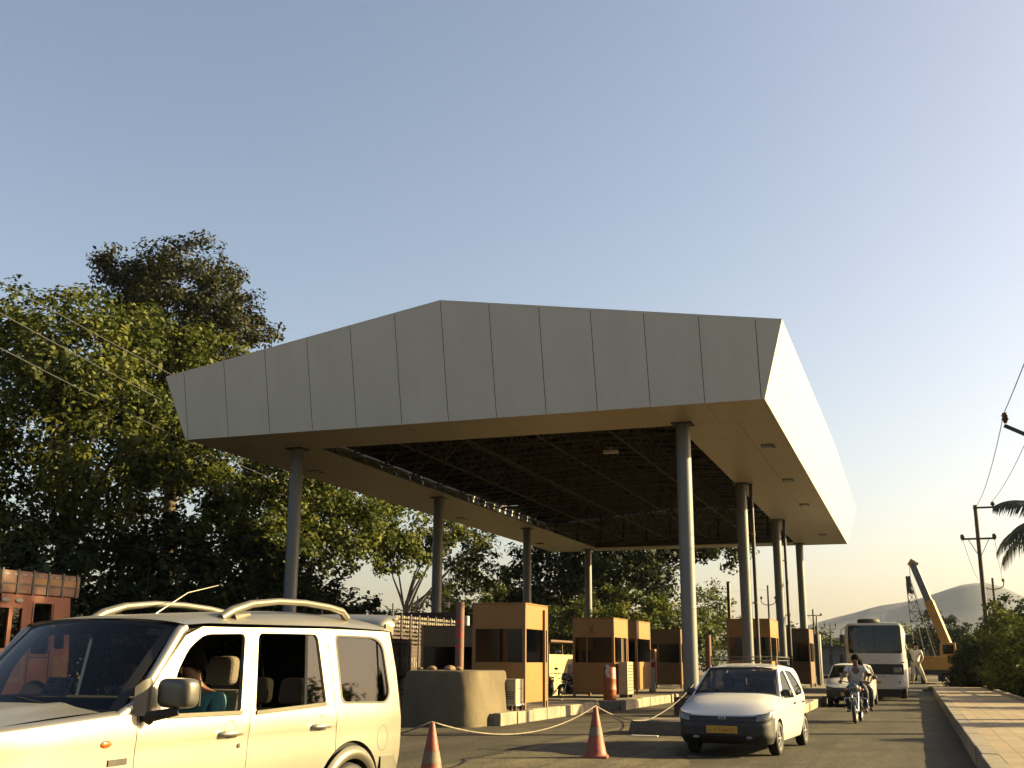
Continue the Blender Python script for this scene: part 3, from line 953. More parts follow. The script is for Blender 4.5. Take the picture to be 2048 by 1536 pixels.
def tree(name, label, x, y, base_h, lobes, nclump, per, clump_r, leaf, m, seed, trunk_r=.22, bark=None, group='trees along the road', shell=.55, limbs=14, cat='tree', z0=-.05):
    rs = np.random.RandomState(seed)
    t = thing(name, label, cat, (x, y, 0), 0, group)
    P, N_, T, cen = crown_points(rs, lobes, nclump, per, clump_r, shell)
    sz = leaf * rs.uniform(.6, 1.35, len(P))
    leaf_mesh('crown', P, N_, sz, T, m, t)
    mb = MB()
    top = Vector((lobes[0][0][0] * .6, lobes[0][0][1] * .6, base_h))
    pts = [Vector((0, 0, z0)), Vector((.06, -.04, base_h * .35)), Vector((lobes[0][0][0] * .3 - .05, lobes[0][0][1] * .3, base_h * .7)), top]
    mb.tube(pts, [trunk_r * 1.3, trunk_r, trunk_r * .85, trunk_r * .7], 9)
    idx = rs.permutation(len(cen))[:limbs]
    for i in idx:
        e = Vector(cen[i])
        st = pts[2].lerp(top, rs.rand())
        mid = st.lerp(e, .5) + Vector((rs.uniform(-.3, .3), rs.uniform(-.3, .3), rs.uniform(.1, .5)))
        mb.tube([st, st.lerp(mid, .5) + Vector((0, 0, .08)), mid, mid.lerp(e, .55) + Vector((rs.uniform(-.15, .15), 0, .1)), e], [trunk_r * .5, trunk_r * .38, trunk_r * .26, trunk_r * .15, trunk_r * .05], 6)
        for q in range(3):
            d = Vector((rs.uniform(-1, 1), rs.uniform(-1, 1), rs.uniform(-.2, 1))) * .8
            mb.tube([mid.lerp(e, .3 + .25 * q), mid.lerp(e, .5 + .2 * q) + d], [trunk_r * .14, trunk_r * .03], 5)
    mb.build('trunk', bark or BARK, t)
    return t

tree('broadleaf_tree', 'big yellow green broadleaf tree at the left edge above the truck', -30.2, 34, 6.6,
     big(1.16, [((0, 0, 10.0), (4.4, 4.6, 3.7)), ((2.6, -1.2, 7.6), (2.6, 2.6, 2.4)), ((-2.6, -2.5, 7.4), (3.0, 3.0, 2.6)), ((1.3, -2.6, 10.4), (2.2, 2.2, 2.0)), ((2.2, 2.8, 10.2), (2.6, 2.6, 2.9)), ((1.2, 4.2, 6.4), (3, 3, 2.4)), ((-2.0, -1.2, 5.2), (4.2, 3.4, 1.8))]), 860, 66, .70, .235, LEAF_A, 11, .3)
tree('tall_tree', 'tall dark olive tree rising behind the yellow green one', -36.2, 48.2, 15,
     big(1.17, [((0, 0, 17.2), (3.1, 3.3, 3.5)), ((-2.2, -1.4, 18.6), (1.9, 1.9, 1.3)), ((1.6, .8, 15.6), (2.5, 2.5, 2.7)), ((-1.8, -.5, 14.2), (2.4, 2.4, 2.4)), ((2.2, .5, 12.6), (2.3, 2.3, 2)), ((0, 0, 11), (2.8, 2.8, 2.6))]), 760, 70, .70, .235, LEAF_B, 23, .4)
tree('roadside_tree', 'sunlit green tree under the left soffit edge behind the first left column', -35.2, 58.5, 6.5,
     big(1.36, [((0, 0, 9.0), (3.6, 3.8, 3.0)), ((1.6, -2.4, 9.3), (2.6, 2.4, 2.3)), ((1.0, 3.0, 8.6), (2.8, 2.8, 2.6)), ((2.2, .3, 6.6), (2.0, 2.6, 2.2)), ((-1, 0, 6.0), (3.4, 3.8, 2.6)), ((1.2, -3.4, 5.4), (2.2, 2.4, 1.9))]), 460, 60, .82, .31, LEAF_A, 37, .25)
tree('spreading_tree', 'lighter spreading tree with a pale forked trunk seen under the canopy', -32.8, 70.5, 5.4,
     big(1.33, [((0, 0, 8.2), (2.9, 3.3, 2.2)), ((1.6, 2.2, 7.4), (2.4, 2.6, 1.7)), ((-1.5, -1.5, 7.6), (2.4, 2.4, 1.8)), ((2.6, 3.6, 5.9), (1.6, 1.8, 1.3)), ((.6, -2.6, 6.0), (1.6, 1.6, 1.4))]), 250, 46, .7, .29, LEAF_A, 41, .2, BARKL, limbs=9)
tree('round_tree', 'low rounded green tree between the spreading tree and the conifer', -33, 83, 3.4,
     big(1.3, [((0, 0, 4.7), (2.6, 2.8, 1.9)), ((1.5, 1.5, 3.6), (2, 2, 1.6)), ((-1.6, -1, 3.2), (2.2, 2.2, 1.6))]), 190, 50, .7, .3, LEAF_D, 43, .14)
tree('conifer', 'slim dark pointed conifer above the roof of the nearest booth', -33, 91, 4.2,
     big(1.32, [((0, 0, 2.8), (1.35, 1.35, 2.4)), ((0, 0, 4.6), (.9, .9, 1.7)), ((0, 0, 6.0), (.55, .55, 1.15)), ((0, 0, 7.0), (.25, .25, .5))]), 170, 60, .42, .22, LEAF_C, 47, .12, limbs=4, shell=.3)
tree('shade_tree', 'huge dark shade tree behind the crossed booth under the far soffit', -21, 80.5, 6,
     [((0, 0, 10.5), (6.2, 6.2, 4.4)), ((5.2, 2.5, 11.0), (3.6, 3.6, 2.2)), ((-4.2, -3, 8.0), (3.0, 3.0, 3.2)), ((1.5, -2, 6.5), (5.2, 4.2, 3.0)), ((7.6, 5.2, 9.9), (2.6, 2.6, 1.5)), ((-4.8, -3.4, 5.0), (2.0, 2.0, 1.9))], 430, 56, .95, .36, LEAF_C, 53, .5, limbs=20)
tree('thin_tree', 'thin wispy grey green tree right of the thick front right column', -15.6, 93, 3,
     [((0, 0, 6.0), (1.9, 2, 2.0)), ((.9, .6, 4.0), (1.6, 1.6, 1.8)), ((-.6, 0, 2.6), (2.4, 2.2, 1.8))], 110, 34, .7, .27, LEAF_D, 59, .13)
tree('shade_tree', 'mid green tree low behind the second and third booths', -17.5, 70, 2.4,
     [((0, 0, 4.2), (3.2, 3, 1.9)), ((3, 1.5, 3.6), (3, 3, 1.9)), ((-3, 0, 3.4), (2.8, 2.6, 1.9))], 210, 50, .62, .27, LEAF_D, 61, .16)
# understorey in the canopy's shadow, one shrub after another along the left verge
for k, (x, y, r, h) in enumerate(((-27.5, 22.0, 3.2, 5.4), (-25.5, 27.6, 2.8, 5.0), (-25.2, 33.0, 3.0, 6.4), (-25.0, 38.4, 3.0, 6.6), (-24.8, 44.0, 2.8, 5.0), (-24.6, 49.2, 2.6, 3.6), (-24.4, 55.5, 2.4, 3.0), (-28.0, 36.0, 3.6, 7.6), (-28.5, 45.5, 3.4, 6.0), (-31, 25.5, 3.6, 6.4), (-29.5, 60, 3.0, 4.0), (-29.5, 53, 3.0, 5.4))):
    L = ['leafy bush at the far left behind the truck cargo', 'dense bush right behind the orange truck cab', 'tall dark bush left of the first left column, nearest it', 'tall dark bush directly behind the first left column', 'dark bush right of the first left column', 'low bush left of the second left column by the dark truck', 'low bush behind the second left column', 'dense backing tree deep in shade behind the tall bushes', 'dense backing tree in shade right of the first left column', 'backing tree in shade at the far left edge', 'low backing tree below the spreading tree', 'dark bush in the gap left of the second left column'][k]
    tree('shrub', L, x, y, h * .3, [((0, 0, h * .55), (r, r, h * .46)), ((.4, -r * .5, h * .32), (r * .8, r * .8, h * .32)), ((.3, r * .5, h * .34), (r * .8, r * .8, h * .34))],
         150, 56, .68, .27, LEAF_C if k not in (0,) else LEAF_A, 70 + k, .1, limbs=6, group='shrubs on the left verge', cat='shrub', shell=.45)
# right verge: shrubs along the footpath
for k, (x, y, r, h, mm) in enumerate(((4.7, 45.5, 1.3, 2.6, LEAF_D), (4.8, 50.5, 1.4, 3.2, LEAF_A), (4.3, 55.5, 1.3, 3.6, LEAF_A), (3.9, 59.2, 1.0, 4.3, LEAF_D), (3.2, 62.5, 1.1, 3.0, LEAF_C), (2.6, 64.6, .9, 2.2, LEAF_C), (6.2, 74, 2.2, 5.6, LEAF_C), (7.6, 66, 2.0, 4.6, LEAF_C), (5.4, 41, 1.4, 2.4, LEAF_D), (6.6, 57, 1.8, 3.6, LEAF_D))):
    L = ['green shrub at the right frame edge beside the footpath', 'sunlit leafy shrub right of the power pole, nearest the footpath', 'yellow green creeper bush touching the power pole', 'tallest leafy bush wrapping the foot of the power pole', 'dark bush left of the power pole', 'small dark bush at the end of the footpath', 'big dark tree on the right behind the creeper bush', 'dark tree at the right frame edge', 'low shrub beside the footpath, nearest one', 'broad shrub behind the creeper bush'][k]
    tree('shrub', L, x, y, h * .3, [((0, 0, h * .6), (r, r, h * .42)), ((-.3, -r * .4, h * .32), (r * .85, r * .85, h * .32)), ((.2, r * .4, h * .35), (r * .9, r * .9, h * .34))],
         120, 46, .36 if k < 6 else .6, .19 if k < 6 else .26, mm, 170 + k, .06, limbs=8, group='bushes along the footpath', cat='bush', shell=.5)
# trees on the right outside the view, their shadows cross the footpath and the road
for k, (x, y, r, h) in enumerate(((7.6, 27.5, .7, 3.4), (8.0, 36.5, .75, 3.2), (8.2, 45, .75, 3.4))):
    tree('verge_tree', ['slender verge tree right of the frame, nearest', 'slender verge tree right of the frame, middle', 'slender verge tree right of the frame, farthest'][k], x, y, h * .5,
         [((0, 0, h * .8), (r, r, h * .2)), ((.3, .3, h * .62), (r * .8, r * .8, h * .14))], 40, 34, .45, .25, LEAF_D, 210 + k, .12, limbs=8)
tree('tall_tree', 'unseen tall tree added right of the frame to shade the orange truck', 10.2, 31, 9,
     [((0, 0, 13), (3.2, 3.2, 3.0)), ((0, 1.2, 11.4), (2.6, 2.6, 2.0))], 150, 52, .7, .32, LEAF_C, 97, .25)  # out of view, added so that its crown shades the truck
for k, (x, y, r, h) in enumerate(((26, 22, 3.4, 6.2), (29, 31, 3.8, 7.0), (27, 40, 3.2, 5.6), (32, 50, 4.0, 7.2), (30, 62, 3.6, 6.2), (24, 13, 3.0, 5.4))):
    tree('field_tree', ['field tree right of the frame, second', 'field tree right of the frame, third', 'field tree right of the frame, fourth', 'field tree right of the frame, fifth', 'field tree right of the frame, farthest', 'field tree right of the frame, nearest'][k], x, y, h * .4, [((0, 0, h * .64), (r, r, h * .34)), ((.6, .4, h * .3), (r * 1.3, r * 1.3, h * .3))], 110, 44, .85, .36, LEAF_D, 260 + k, .16, limbs=5, group='field trees beyond the footpath')
# scattered trees in the distance
for k, (x, y, r, h) in enumerate(((3.0, 128, 2.8, 7.2), (-1.5, 150, 3.2, 6.4), (-13.5, 170, 4.5, 5.2), (-9, 240, 7, 7), (-22, 220, 8, 8), (8.5, 118, 3, 6.0), (13, 150, 5, 7), (5.5, 175, 4, 6.5), (-30, 130, 5, 8), (-38, 120, 6, 9))):
    L = ['dark tree top behind the bus roof', 'low tree behind the bus', 'pale distant tree beside the low building', 'far tree line clump left of the bus', 'far tree clump behind the far booth', 'dark tree behind the crane', 'distant tree at the right behind the bushes', 'distant tree behind the lattice boom', 'distant tree behind the big shade tree, right one', 'distant tree behind the big shade tree, left one'][k]
    tree('distant_tree', L, x, y, h * .35, [((0, 0, h * .62), (r, r, h * .38)), ((r * .5, 0, h * .45), (r * .7, r * .7, h * .3)), ((-r * .5, 0, h * .42), (r * .7, r * .7, h * .3))], 90, 40, r * .26, .1 * r + .1, LEAF_D if k % 2 else LEAF_C, 230 + k, .15, limbs=4, group='distant trees')

# coconut palm at the right edge
def palm(x, y, h):
    t = thing('coconut_palm', 'coconut palm with drooping fronds entering at the right edge', 'palm tree', (x, y, 0))
    mb = MB()
    pts = [Vector((.5 * (k / 8) ** 2 * -1, 0, h * k / 8)) for k in range(9)]
    mb.tube(pts, [.2 - .012 * k for k in range(9)], 10)
    mb.build('trunk', BARK, t)
    top = pts[-1]
    rr = random.Random(9)
    for k in range(17):
        az = 2 * math.pi * k / 17 + rr.uniform(-.12, .12)
        el0 = rr.uniform(-.15, .95)
        L = rr.uniform(2.3, 2.9)
        d = Vector((math.cos(az), math.sin(az), 0))
        rach = []
        p = top.copy(); el = el0
        for s_ in range(13):
            rach.append(p.copy())
            p = p + (d * math.cos(el) + Vector((0, 0, math.sin(el)))) * (L / 12)
            el -= .055 + .012 * s_
        mb = MB()
        mb.tube(rach, [.03 - .002 * s_ for s_ in range(13)], 5)
        side = d.cross(Vector((0, 0, 1)))
        for s_ in range(44):
            u = .1 + .9 * s_ / 43
            i = min(11, int(u * 12)); a = rach[i].lerp(rach[i + 1], u * 12 - i)
            tdir = (rach[i + 1] - rach[i]).normalized()
            ll = .75 * (math.sin(math.pi * (.15 + .8 * u)) ** .6) * rr.uniform(.85, 1.1)
            for sg in (-1, 1):
                o_ = (side * sg * .62 + tdir * .55 + Vector((0, 0, -.55 - .3 * rr.random()))).normalized()
                w_ = tdir * .028
                mid = a + o_ * ll * .5 + Vector((0, 0, .05))
                e = a + o_ * ll + Vector((0, 0, -.12))
                mb.add([a - w_, a + w_, mid + w_, e, mid - w_], [(0, 1, 2, 4), (4, 2, 3)], 1)
        mb.build('frond', [BARK, PALML], t)
PALML = mat('palm_leaflet', (.028, .04, .012), .5, col2=(.05, .06, .018), scale=2)
palm(5.6, 40.5, 5.9)
# ================================================================ PEOPLE
def skin_mesh(joints, edges, name='body', sub=2):
    """joints: {key: (pos, radius)} grown into one continuous surface; returns a baked mesh"""
    keys = list(joints)
    me = bpy.data.meshes.new(name + '_sk')
    me.from_pydata([joints[k][0] for k in keys], [(keys.index(a), keys.index(b)) for a, b in edges], [])
    o = bpy.data.objects.new(name + '_sk', me); COL.objects.link(o)
    md = o.modifiers.new('skin', 'SKIN'); md.use_smooth_shade = True
    for i, k in enumerate(keys):
        r = joints[k][1]
        sv = me.skin_vertices[0].data[i]
        sv.radius = r if isinstance(r, tuple) else (r, r)
        sv.use_root = (i == 0)
    sb = o.modifiers.new('sub', 'SUBSURF'); sb.levels = sub; sb.render_levels = sub
    bpy.context.view_layer.update()
    dg = bpy.context.evaluated_depsgraph_get()
    out = bpy.data.meshes.new_from_object(o.evaluated_get(dg))
    out.name = name
    bpy.data.objects.remove(o); bpy.data.meshes.remove(me)
    return out

def add_mesh(name, me, m, parent):
    me.materials.clear(); me.materials.append(m)
    for p in me.polygons: p.use_smooth = True
    o = bpy.data.objects.new(name, me); COL.objects.link(o); o.parent = parent
    return o

def person(label, loc, rz, J, shirt, trousers, hair=None, shoes=True, scale=1.0, group=None, sleeve=.6, hands=True):
    """J: joint positions (m): pelvis, chest, neck, head, sh_l, el_l, wr_l, hip_l, kn_l, an_l ... (+ _r). The figure faces -Y."""
    t = thing('person', label, 'person', loc, rz, group)
    t.scale = (scale,) * 3
    V = {k: Vector(v) for k, v in J.items()}
    j, e = {}, []
    def add(k, p, r, par=None):
        j[k] = (tuple(p), r)
        if par: e.append((par, k))
    up_ = (V['head'] - V['neck']).normalized()
    add('pelvis', V['pelvis'], (.15, .12))
    add('belly', V['pelvis'].lerp(V['chest'], .5), (.14, .105), 'pelvis')
    add('chest', V['chest'], (.165, .115), 'belly')
    add('neck', V['neck'], .055, 'chest')
    add('jaw', V['head'] - up_ * .055 + Vector((0, -.012, 0)), (.066, .074), 'neck')
    add('head', V['head'] + up_ * .01, (.077, .092), 'jaw')
    add('crown', V['head'] + up_ * .085, (.060, .07), 'head')
    for s_ in 'lr':
        add('sh' + s_, V['sh_' + s_], .062, 'chest')
        add('el' + s_, V['el_' + s_], .043, 'sh' + s_)
        add('wr' + s_, V['wr_' + s_], .03, 'el' + s_)
        d = (V['wr_' + s_] - V['el_' + s_]).normalized()
        add('palm' + s_, V['wr_' + s_] + d * .075, (.038, .02), 'wr' + s_)
        add('hip' + s_, V['hip_' + s_], .098, 'pelvis')
        add('kn' + s_, V['kn_' + s_], .06, 'hip' + s_)
        add('an' + s_, V['an_' + s_], .042, 'kn' + s_)
        toe = V.get('toe_' + s_, V['an_' + s_] + Vector((0, -.16, -.05)))
        add('toe' + s_, toe, .035, 'an' + s_)
    body = add_mesh('body', skin_mesh(j, e), SKIN, t)
    if hands:
        for s_ in 'lr':
            d = (V['wr_' + s_] - V['el_' + s_]).normalized()
            side = d.cross(Vector((0, 0, 1))).normalized()
            dn = side.cross(d).normalized()
            if dn.z > 0: dn = -dn
            base = V['wr_' + s_] + d * .085
            mb = MB()
            for q, ln in enumerate((.066, .075, .07, .055)):
                b0 = base + side * (q - 1.5) * .019
                p1 = b0 + d * ln * .42 + dn * .006
                p2 = p1 + d * ln * .2 + dn * ln * .38
                p3 = p2 - d * ln * .18 + dn * ln * .2
                mb.tube([b0, p1, p2, p3], [.0095, .0092, .0085, .007], 6)
            sg = 1 if s_ == 'l' else -1
            tb = V['wr_' + s_] + d * .035 - side * sg * .03
            mb.tube([tb, tb - side * sg * .02 + d * .03 + dn * .012, tb - side * sg * .012 + d * .055 + dn * .035], [.011, .0105, .008], 6)
            mb.build('fingers', SKIN, body)
    # face: nose, eyes, mouth, ears
    F = V['head']
    mb = MB()
    fr = Vector((0, -1, 0))
    mb.tube([F + Vector((0, -.088, .015)), F + Vector((0, -.108, -.018)), F + Vector((0, -.09, -.03))], [.007, .014, .012], 6)
    for sx in (-1, 1):
        mb.ball(tuple(F + Vector((sx * .079, .008, -.005))), .026, 5, 0, (.35, .6, 1))
    mb.build('face_features', SKIN, body)
    mb = MB()
    for sx in (-1, 1):
        mb.ball(tuple(F + Vector((sx * .03, -.084, .018))), .011, 5, 0, (1.2, .5, .7))
        mb.bar(F + Vector((sx * .014, -.092, .038)), F + Vector((sx * .048, -.084, .036)), .006, .008)
    mb.bar(F + Vector((-.024, -.092, -.056)), F + Vector((.024, -.092, -.056)), .006, .006)
    mb.build('eyes_and_mouth', HAIR, body)
    # shirt
    sj, se = {}, []
    def sadd(k, p, r, par=None):
        sj[k] = (tuple(p), r)
        if par: se.append((par, k))
    sadd('a', V['pelvis'] + Vector((0, 0, -.03)), (.165, .135)); sadd('b', V['pelvis'].lerp(V['chest'], .5), (.158, .122), 'a')
    sadd('c', V['chest'], (.185, .13), 'b'); sadd('n', V['chest'].lerp(V['neck'], .72), (.088, .08), 'c')
    for s_ in 'lr':
        sadd('s' + s_, V['sh_' + s_], .077, 'c')
        sadd('m' + s_, V['sh_' + s_].lerp(V['el_' + s_], .55), .064, 's' + s_)
        if sleeve > .7:
            sadd('e' + s_, V['el_' + s_], .056, 'm' + s_); sadd('w' + s_, V['el_' + s_].lerp(V['wr_' + s_], .85), .045, 'e' + s_)
    add_mesh('shirt', skin_mesh(sj, se, 'shirt'), shirt, t)
    tj, te = {}, []
    tj['p'] = (tuple(V['pelvis'] + Vector((0, 0, .02))), (.158, .128))
    for s_ in 'lr':
        tj['h' + s_] = (tuple(V['hip_' + s_]), .108); te.append(('p', 'h' + s_))
        tj['k' + s_] = (tuple(V['kn_' + s_]), .076); te.append(('h' + s_, 'k' + s_))
        tj['t' + s_] = (tuple(V['kn_' + s_].lerp(V['an_' + s_], .92)), .062); te.append(('k' + s_, 't' + s_))
    add_mesh('trousers', skin_mesh(tj, te, 'trousers'), trousers, t)
    mb = MB()
    mb.grid(lambda u, v_: tuple(F + Vector((.103 * math.sin(math.pi * (.04 + .54 * v_)) * math.cos(2 * math.pi * u), .016 + .114 * math.sin(math.pi * (.04 + .54 * v_)) * math.sin(2 * math.pi * u) , .016 + .136 * math.cos(math.pi * (.04 + .54 * v_)) + .035 * v_ * max(0, -math.sin(2 * math.pi * u))))), 18, 8)
    mb.build('hair', hair or HAIR, t)
    if shoes:
        for s_ in 'lr':
            toe = V.get('toe_' + s_, V['an_' + s_] + Vector((0, -.16, -.05)))
            d = (toe - V['an_' + s_]); d.z = 0; d.normalize()
            a = V['an_' + s_]
            sh = skin_mesh({'a': (tuple(a + Vector((0, 0, -.03)) - d * .03), .045), 'b': (tuple(a + d * .08 + Vector((0, 0, -.045))), (.045, .036)), 'c': (tuple(a + d * .19 + Vector((0, 0, -.055))), (.038, .026))}, [('a', 'b'), ('b', 'c')], 'shoe', 1)
            add_mesh('shoe', sh, BLACK, t)
    return t
WSHIRT = mat('white_shirt', (.62, .60, .56), .85, col2=(.52, .50, .46), scale=6, bump=.4, bscale=14)
TEAL = mat('teal_shirt', (.03, .13, .14), .8, col2=(.05, .18, .18), scale=6, bump=.3, bscale=14)
NAVY = mat('dark_trousers', (.02, .024, .04), .8, col2=(.035, .04, .06), scale=6, bump=.3, bscale=14)
CREAMT = mat('cream_trousers', (.5, .46, .38), .85, col2=(.42, .38, .31), scale=6, bump=.3, bscale=14)
GRYT = mat('grey_trousers', (.07, .065, .06), .85, col2=(.1, .095, .09), scale=6)

# ================================================================ SILVER JEEP
CHAMP = mat('champagne_paint', (.50, .475, .39), .40, .82, coat=.3, col2=(.47, .445, .365), scale=2)
CHAMPG = mat('champagne_trim', (.17, .158, .12), .45, .45, col2=(.145, .135, .10), scale=3, coat=.3)
CARGLASS = glass_mat('car_glass', (.36, .37, .36), .62, .02)
DARKGLASS = glass_mat('tinted_glass', (.10, .105, .105), 1.0, .02)
BEIGE = mat('seat_fabric', (.15, .12, .085), .9, col2=(.12, .095, .068), scale=6, bump=.3, bscale=60)
AMBER = mat('amber_lens', (.75, .12, .01), .15, coat=.8, col2=(.6, .09, .01), scale=40)
REDL = mat('red_lens', (.10, .008, .006), .2, coat=.6, col2=(.08, .007, .006), scale=40)
LENS = mat('lamp_lens', (.11, .11, .105), .15, .2, coat=.6, col2=(.2, .2, .19), scale=25)
PAPER = mat('white_card', (.55, .56, .54), .8, col2=(.48, .49, .47), scale=9)
INK = mat('ink', (.015, .015, .018), .7)

def wheel(parent, c, r, w, side, rim_m, nspoke=5, rim_r=.62):
    """tyre (the part) with rim (its sub-part); axle along X, outer face towards side"""
    x, y, z = c
    mb = MB()
    prof = [(r * rim_r, -w / 2), (r * .86, -w / 2 - .006), (r * .965, -w / 2 + .012), (r, -w / 4), (r, w / 4), (r * .965, w / 2 - .012), (r * .86, w / 2 + .006), (r * rim_r, w / 2)]
    mb.lathe(prof, 'X', c, 36)
    o = mb.build('wheel', BLACK, parent)
    mb = MB()
    f = side * w / 2
    mb.lathe([(r * rim_r, f - side * .002), (r * rim_r * .95, f - side * .014), (r * rim_r * .9, f - side * .045)], 'X', c, 32, 0)
    mb.lathe([(r * rim_r * .9, f - side * .046), (.0, f - side * .05)], 'X', c, 32, 1)
    for k in range(nspoke):
        a = 2 * math.pi * k / nspoke
        p0 = Vector((x + f - side * .012, y + .03 * math.cos(a), z + .03 * math.sin(a)))
        p1 = Vector((x + f - side * .022, y + r * rim_r * .93 * math.cos(a), z + r * rim_r * .93 * math.sin(a)))
        mb.bar(p0, p1, .05 if nspoke < 8 else .03, .02)
    mb.lathe([(r * .17, f - side * .02), (r * .16, f - side * .002), (0, f)], 'X', c, 16, 0)
    mb.build('rim', [rim_m, DARKIN], o)
    return o

def scribbles(mb, org, ux, uy, w, h, rows, cols, seed, mat_i=0, fill=.8):
    """rows of small dark strokes standing for writing too small to read"""
    rr = random.Random(seed)
    org, ux, uy = Vector(org), Vector(ux), Vector(uy)
    for r_ in range(rows):
        for c in range(cols):
            if rr.random() > fill: continue
            x0 = w * (c + .12) / cols; y0 = h * (r_ + .2) / rows
            cw, chh = w / cols * .7, h / rows * .6
            th = min(cw, chh) * .24
            kinds = [((0, 0), (0, 1)), ((1, 0), (1, 1)), ((0, 1), (1, 1)), ((0, .5), (1, .5)), ((0, 0), (1, 0)), ((0, 0), (1, 1))]
            rr.shuffle(kinds)
            for a, b in kinds[:3]:
                pa = org + ux * (x0 + a[0] * cw) + uy * (y0 + a[1] * chh); pb = org + ux * (x0 + b[0] * cw) + uy * (y0 + b[1] * chh)
                d = (pb - pa).normalized(); n = ux.cross(uy).cross(d).normalized() * th / 2
                mb.add([pa - n, pb - n, pb + n, pa + n], [(0, 1, 2, 3)], mat_i)

jeep = thing('jeep', 'silver champagne jeep with roof rails driving out at the lower left', 'car', (-5.167, 8.603, 0), rad(-5.2))
HWJ = .80
def jw(y, z):
    w = HWJ
    if z > 1.09: w -= .10 * (z - 1.09) + .04 * max(0, z - 1.5) ** 2
    if z < .85: w -= .10 * ((.85 - z) / .45) ** 2 * .5
    w += .010 * math.exp(-((z - .99) / .05) ** 2)
    if y < -3.1: w -= .26 * ((-3.1 - y) / .95) ** 2.2
    if y > .25: w -= .035 * ((y - .25) / .5) ** 2
    return w
def jmap(s_):
    return lambda y, z, i: (s_ * (jw(y, z) - i), y, z)
def arc(cx, cz, r, a0, a1, n=16): return [(cx + r * math.cos(rad(a0 + (a1 - a0) * k / n)), cz + r * math.sin(rad(a0 + (a1 - a0) * k / n))) for k in range(n + 1)]
FWY, RWY, WZ, AR = -3.12, -.09, .32, .395
fender = [(-3.9, .50), (FWY - AR, .45)] + arc(FWY, WZ, AR, 162, 18) + [(-2.575, .42), (-2.572, 1.10), (-2.75, 1.095), (-3.2, 1.065), (-3.6, 1.035), (-3.9, .985)]
fwin = round_poly([(-2.30, 1.097), (-2.20, 1.372), (-2.09, 1.52), (-1.93, 1.615), (-1.485, 1.628), (-1.55, 1.092)], [.02, .05, .06, .07, .05, .03])
fdoor = [(-2.566, .42), (-1.475, .42), (-1.455, .98), (-1.395, 1.672), (-1.95, 1.664), (-2.12, 1.60), (-2.36, 1.36), (-2.566, 1.10)]
rwin = round_poly([(-1.385, 1.085), (-1.33, 1.636), (-.575, 1.644), (-.485, 1.118)], [.03, .05, .06, .03])
rdoor = [(-1.469, .42), (-.70, .42)] + arc(RWY, WZ, .49, 168, 120, 8) + [(-.345, .98), (-.455, 1.69), (-1.389, 1.673), (-1.449, .98)]
qwin = round_poly([(-.335, 1.646), (.292, 1.644), (.437, 1.578), (.521, 1.156), (.432, 1.085), (-.273, 1.103)], [.05, .10, .08, .06, .07, .06])
quarter = arc(RWY, WZ, .49, 119, 90, 5) + arc(RWY, WZ, .49, 84, 20, 8) + [(.44, .44), (.70, .46), (.735, .64), (.735, .88), (.695, 1.05), (.655, 1.35), (.56, 1.69), (-.447, 1.69), (-.337, .98)]
mb = MB()
for s_ in (1, -1):
    panel(mb, fender, [], jmap(s_), .07, 0, .03)
    panel(mb, quarter, [qwin], jmap(s_), .07, 0, .03)
    # fender top rounding to the bonnet edge
    def ft(u, v_, s_=s_):
        y = -2.58 - 1.32 * u
        zt = float(np.interp(-y, [2.575, 2.75, 3.2, 3.6, 3.9], [1.10, 1.095, 1.065, 1.035, .985]))
        a = math.pi / 2 * v_
        return (s_ * (jw(y, zt) - .075 * (1 - math.cos(a))), y, zt + .035 * math.sin(a))
    mb.grid(ft, 16, 6)
# nose
def nose(u, v_):
    a = math.pi * u
    c, s2 = math.cos(a), math.sin(a)
    z = .46 + .55 * v_
    W, D = .70, .30 - .10 * v_ ** 2
    return (W * math.copysign(abs(c) ** .45, c), -3.9 - D * abs(s2) ** .5, z)
mb.grid(nose, 40, 10)
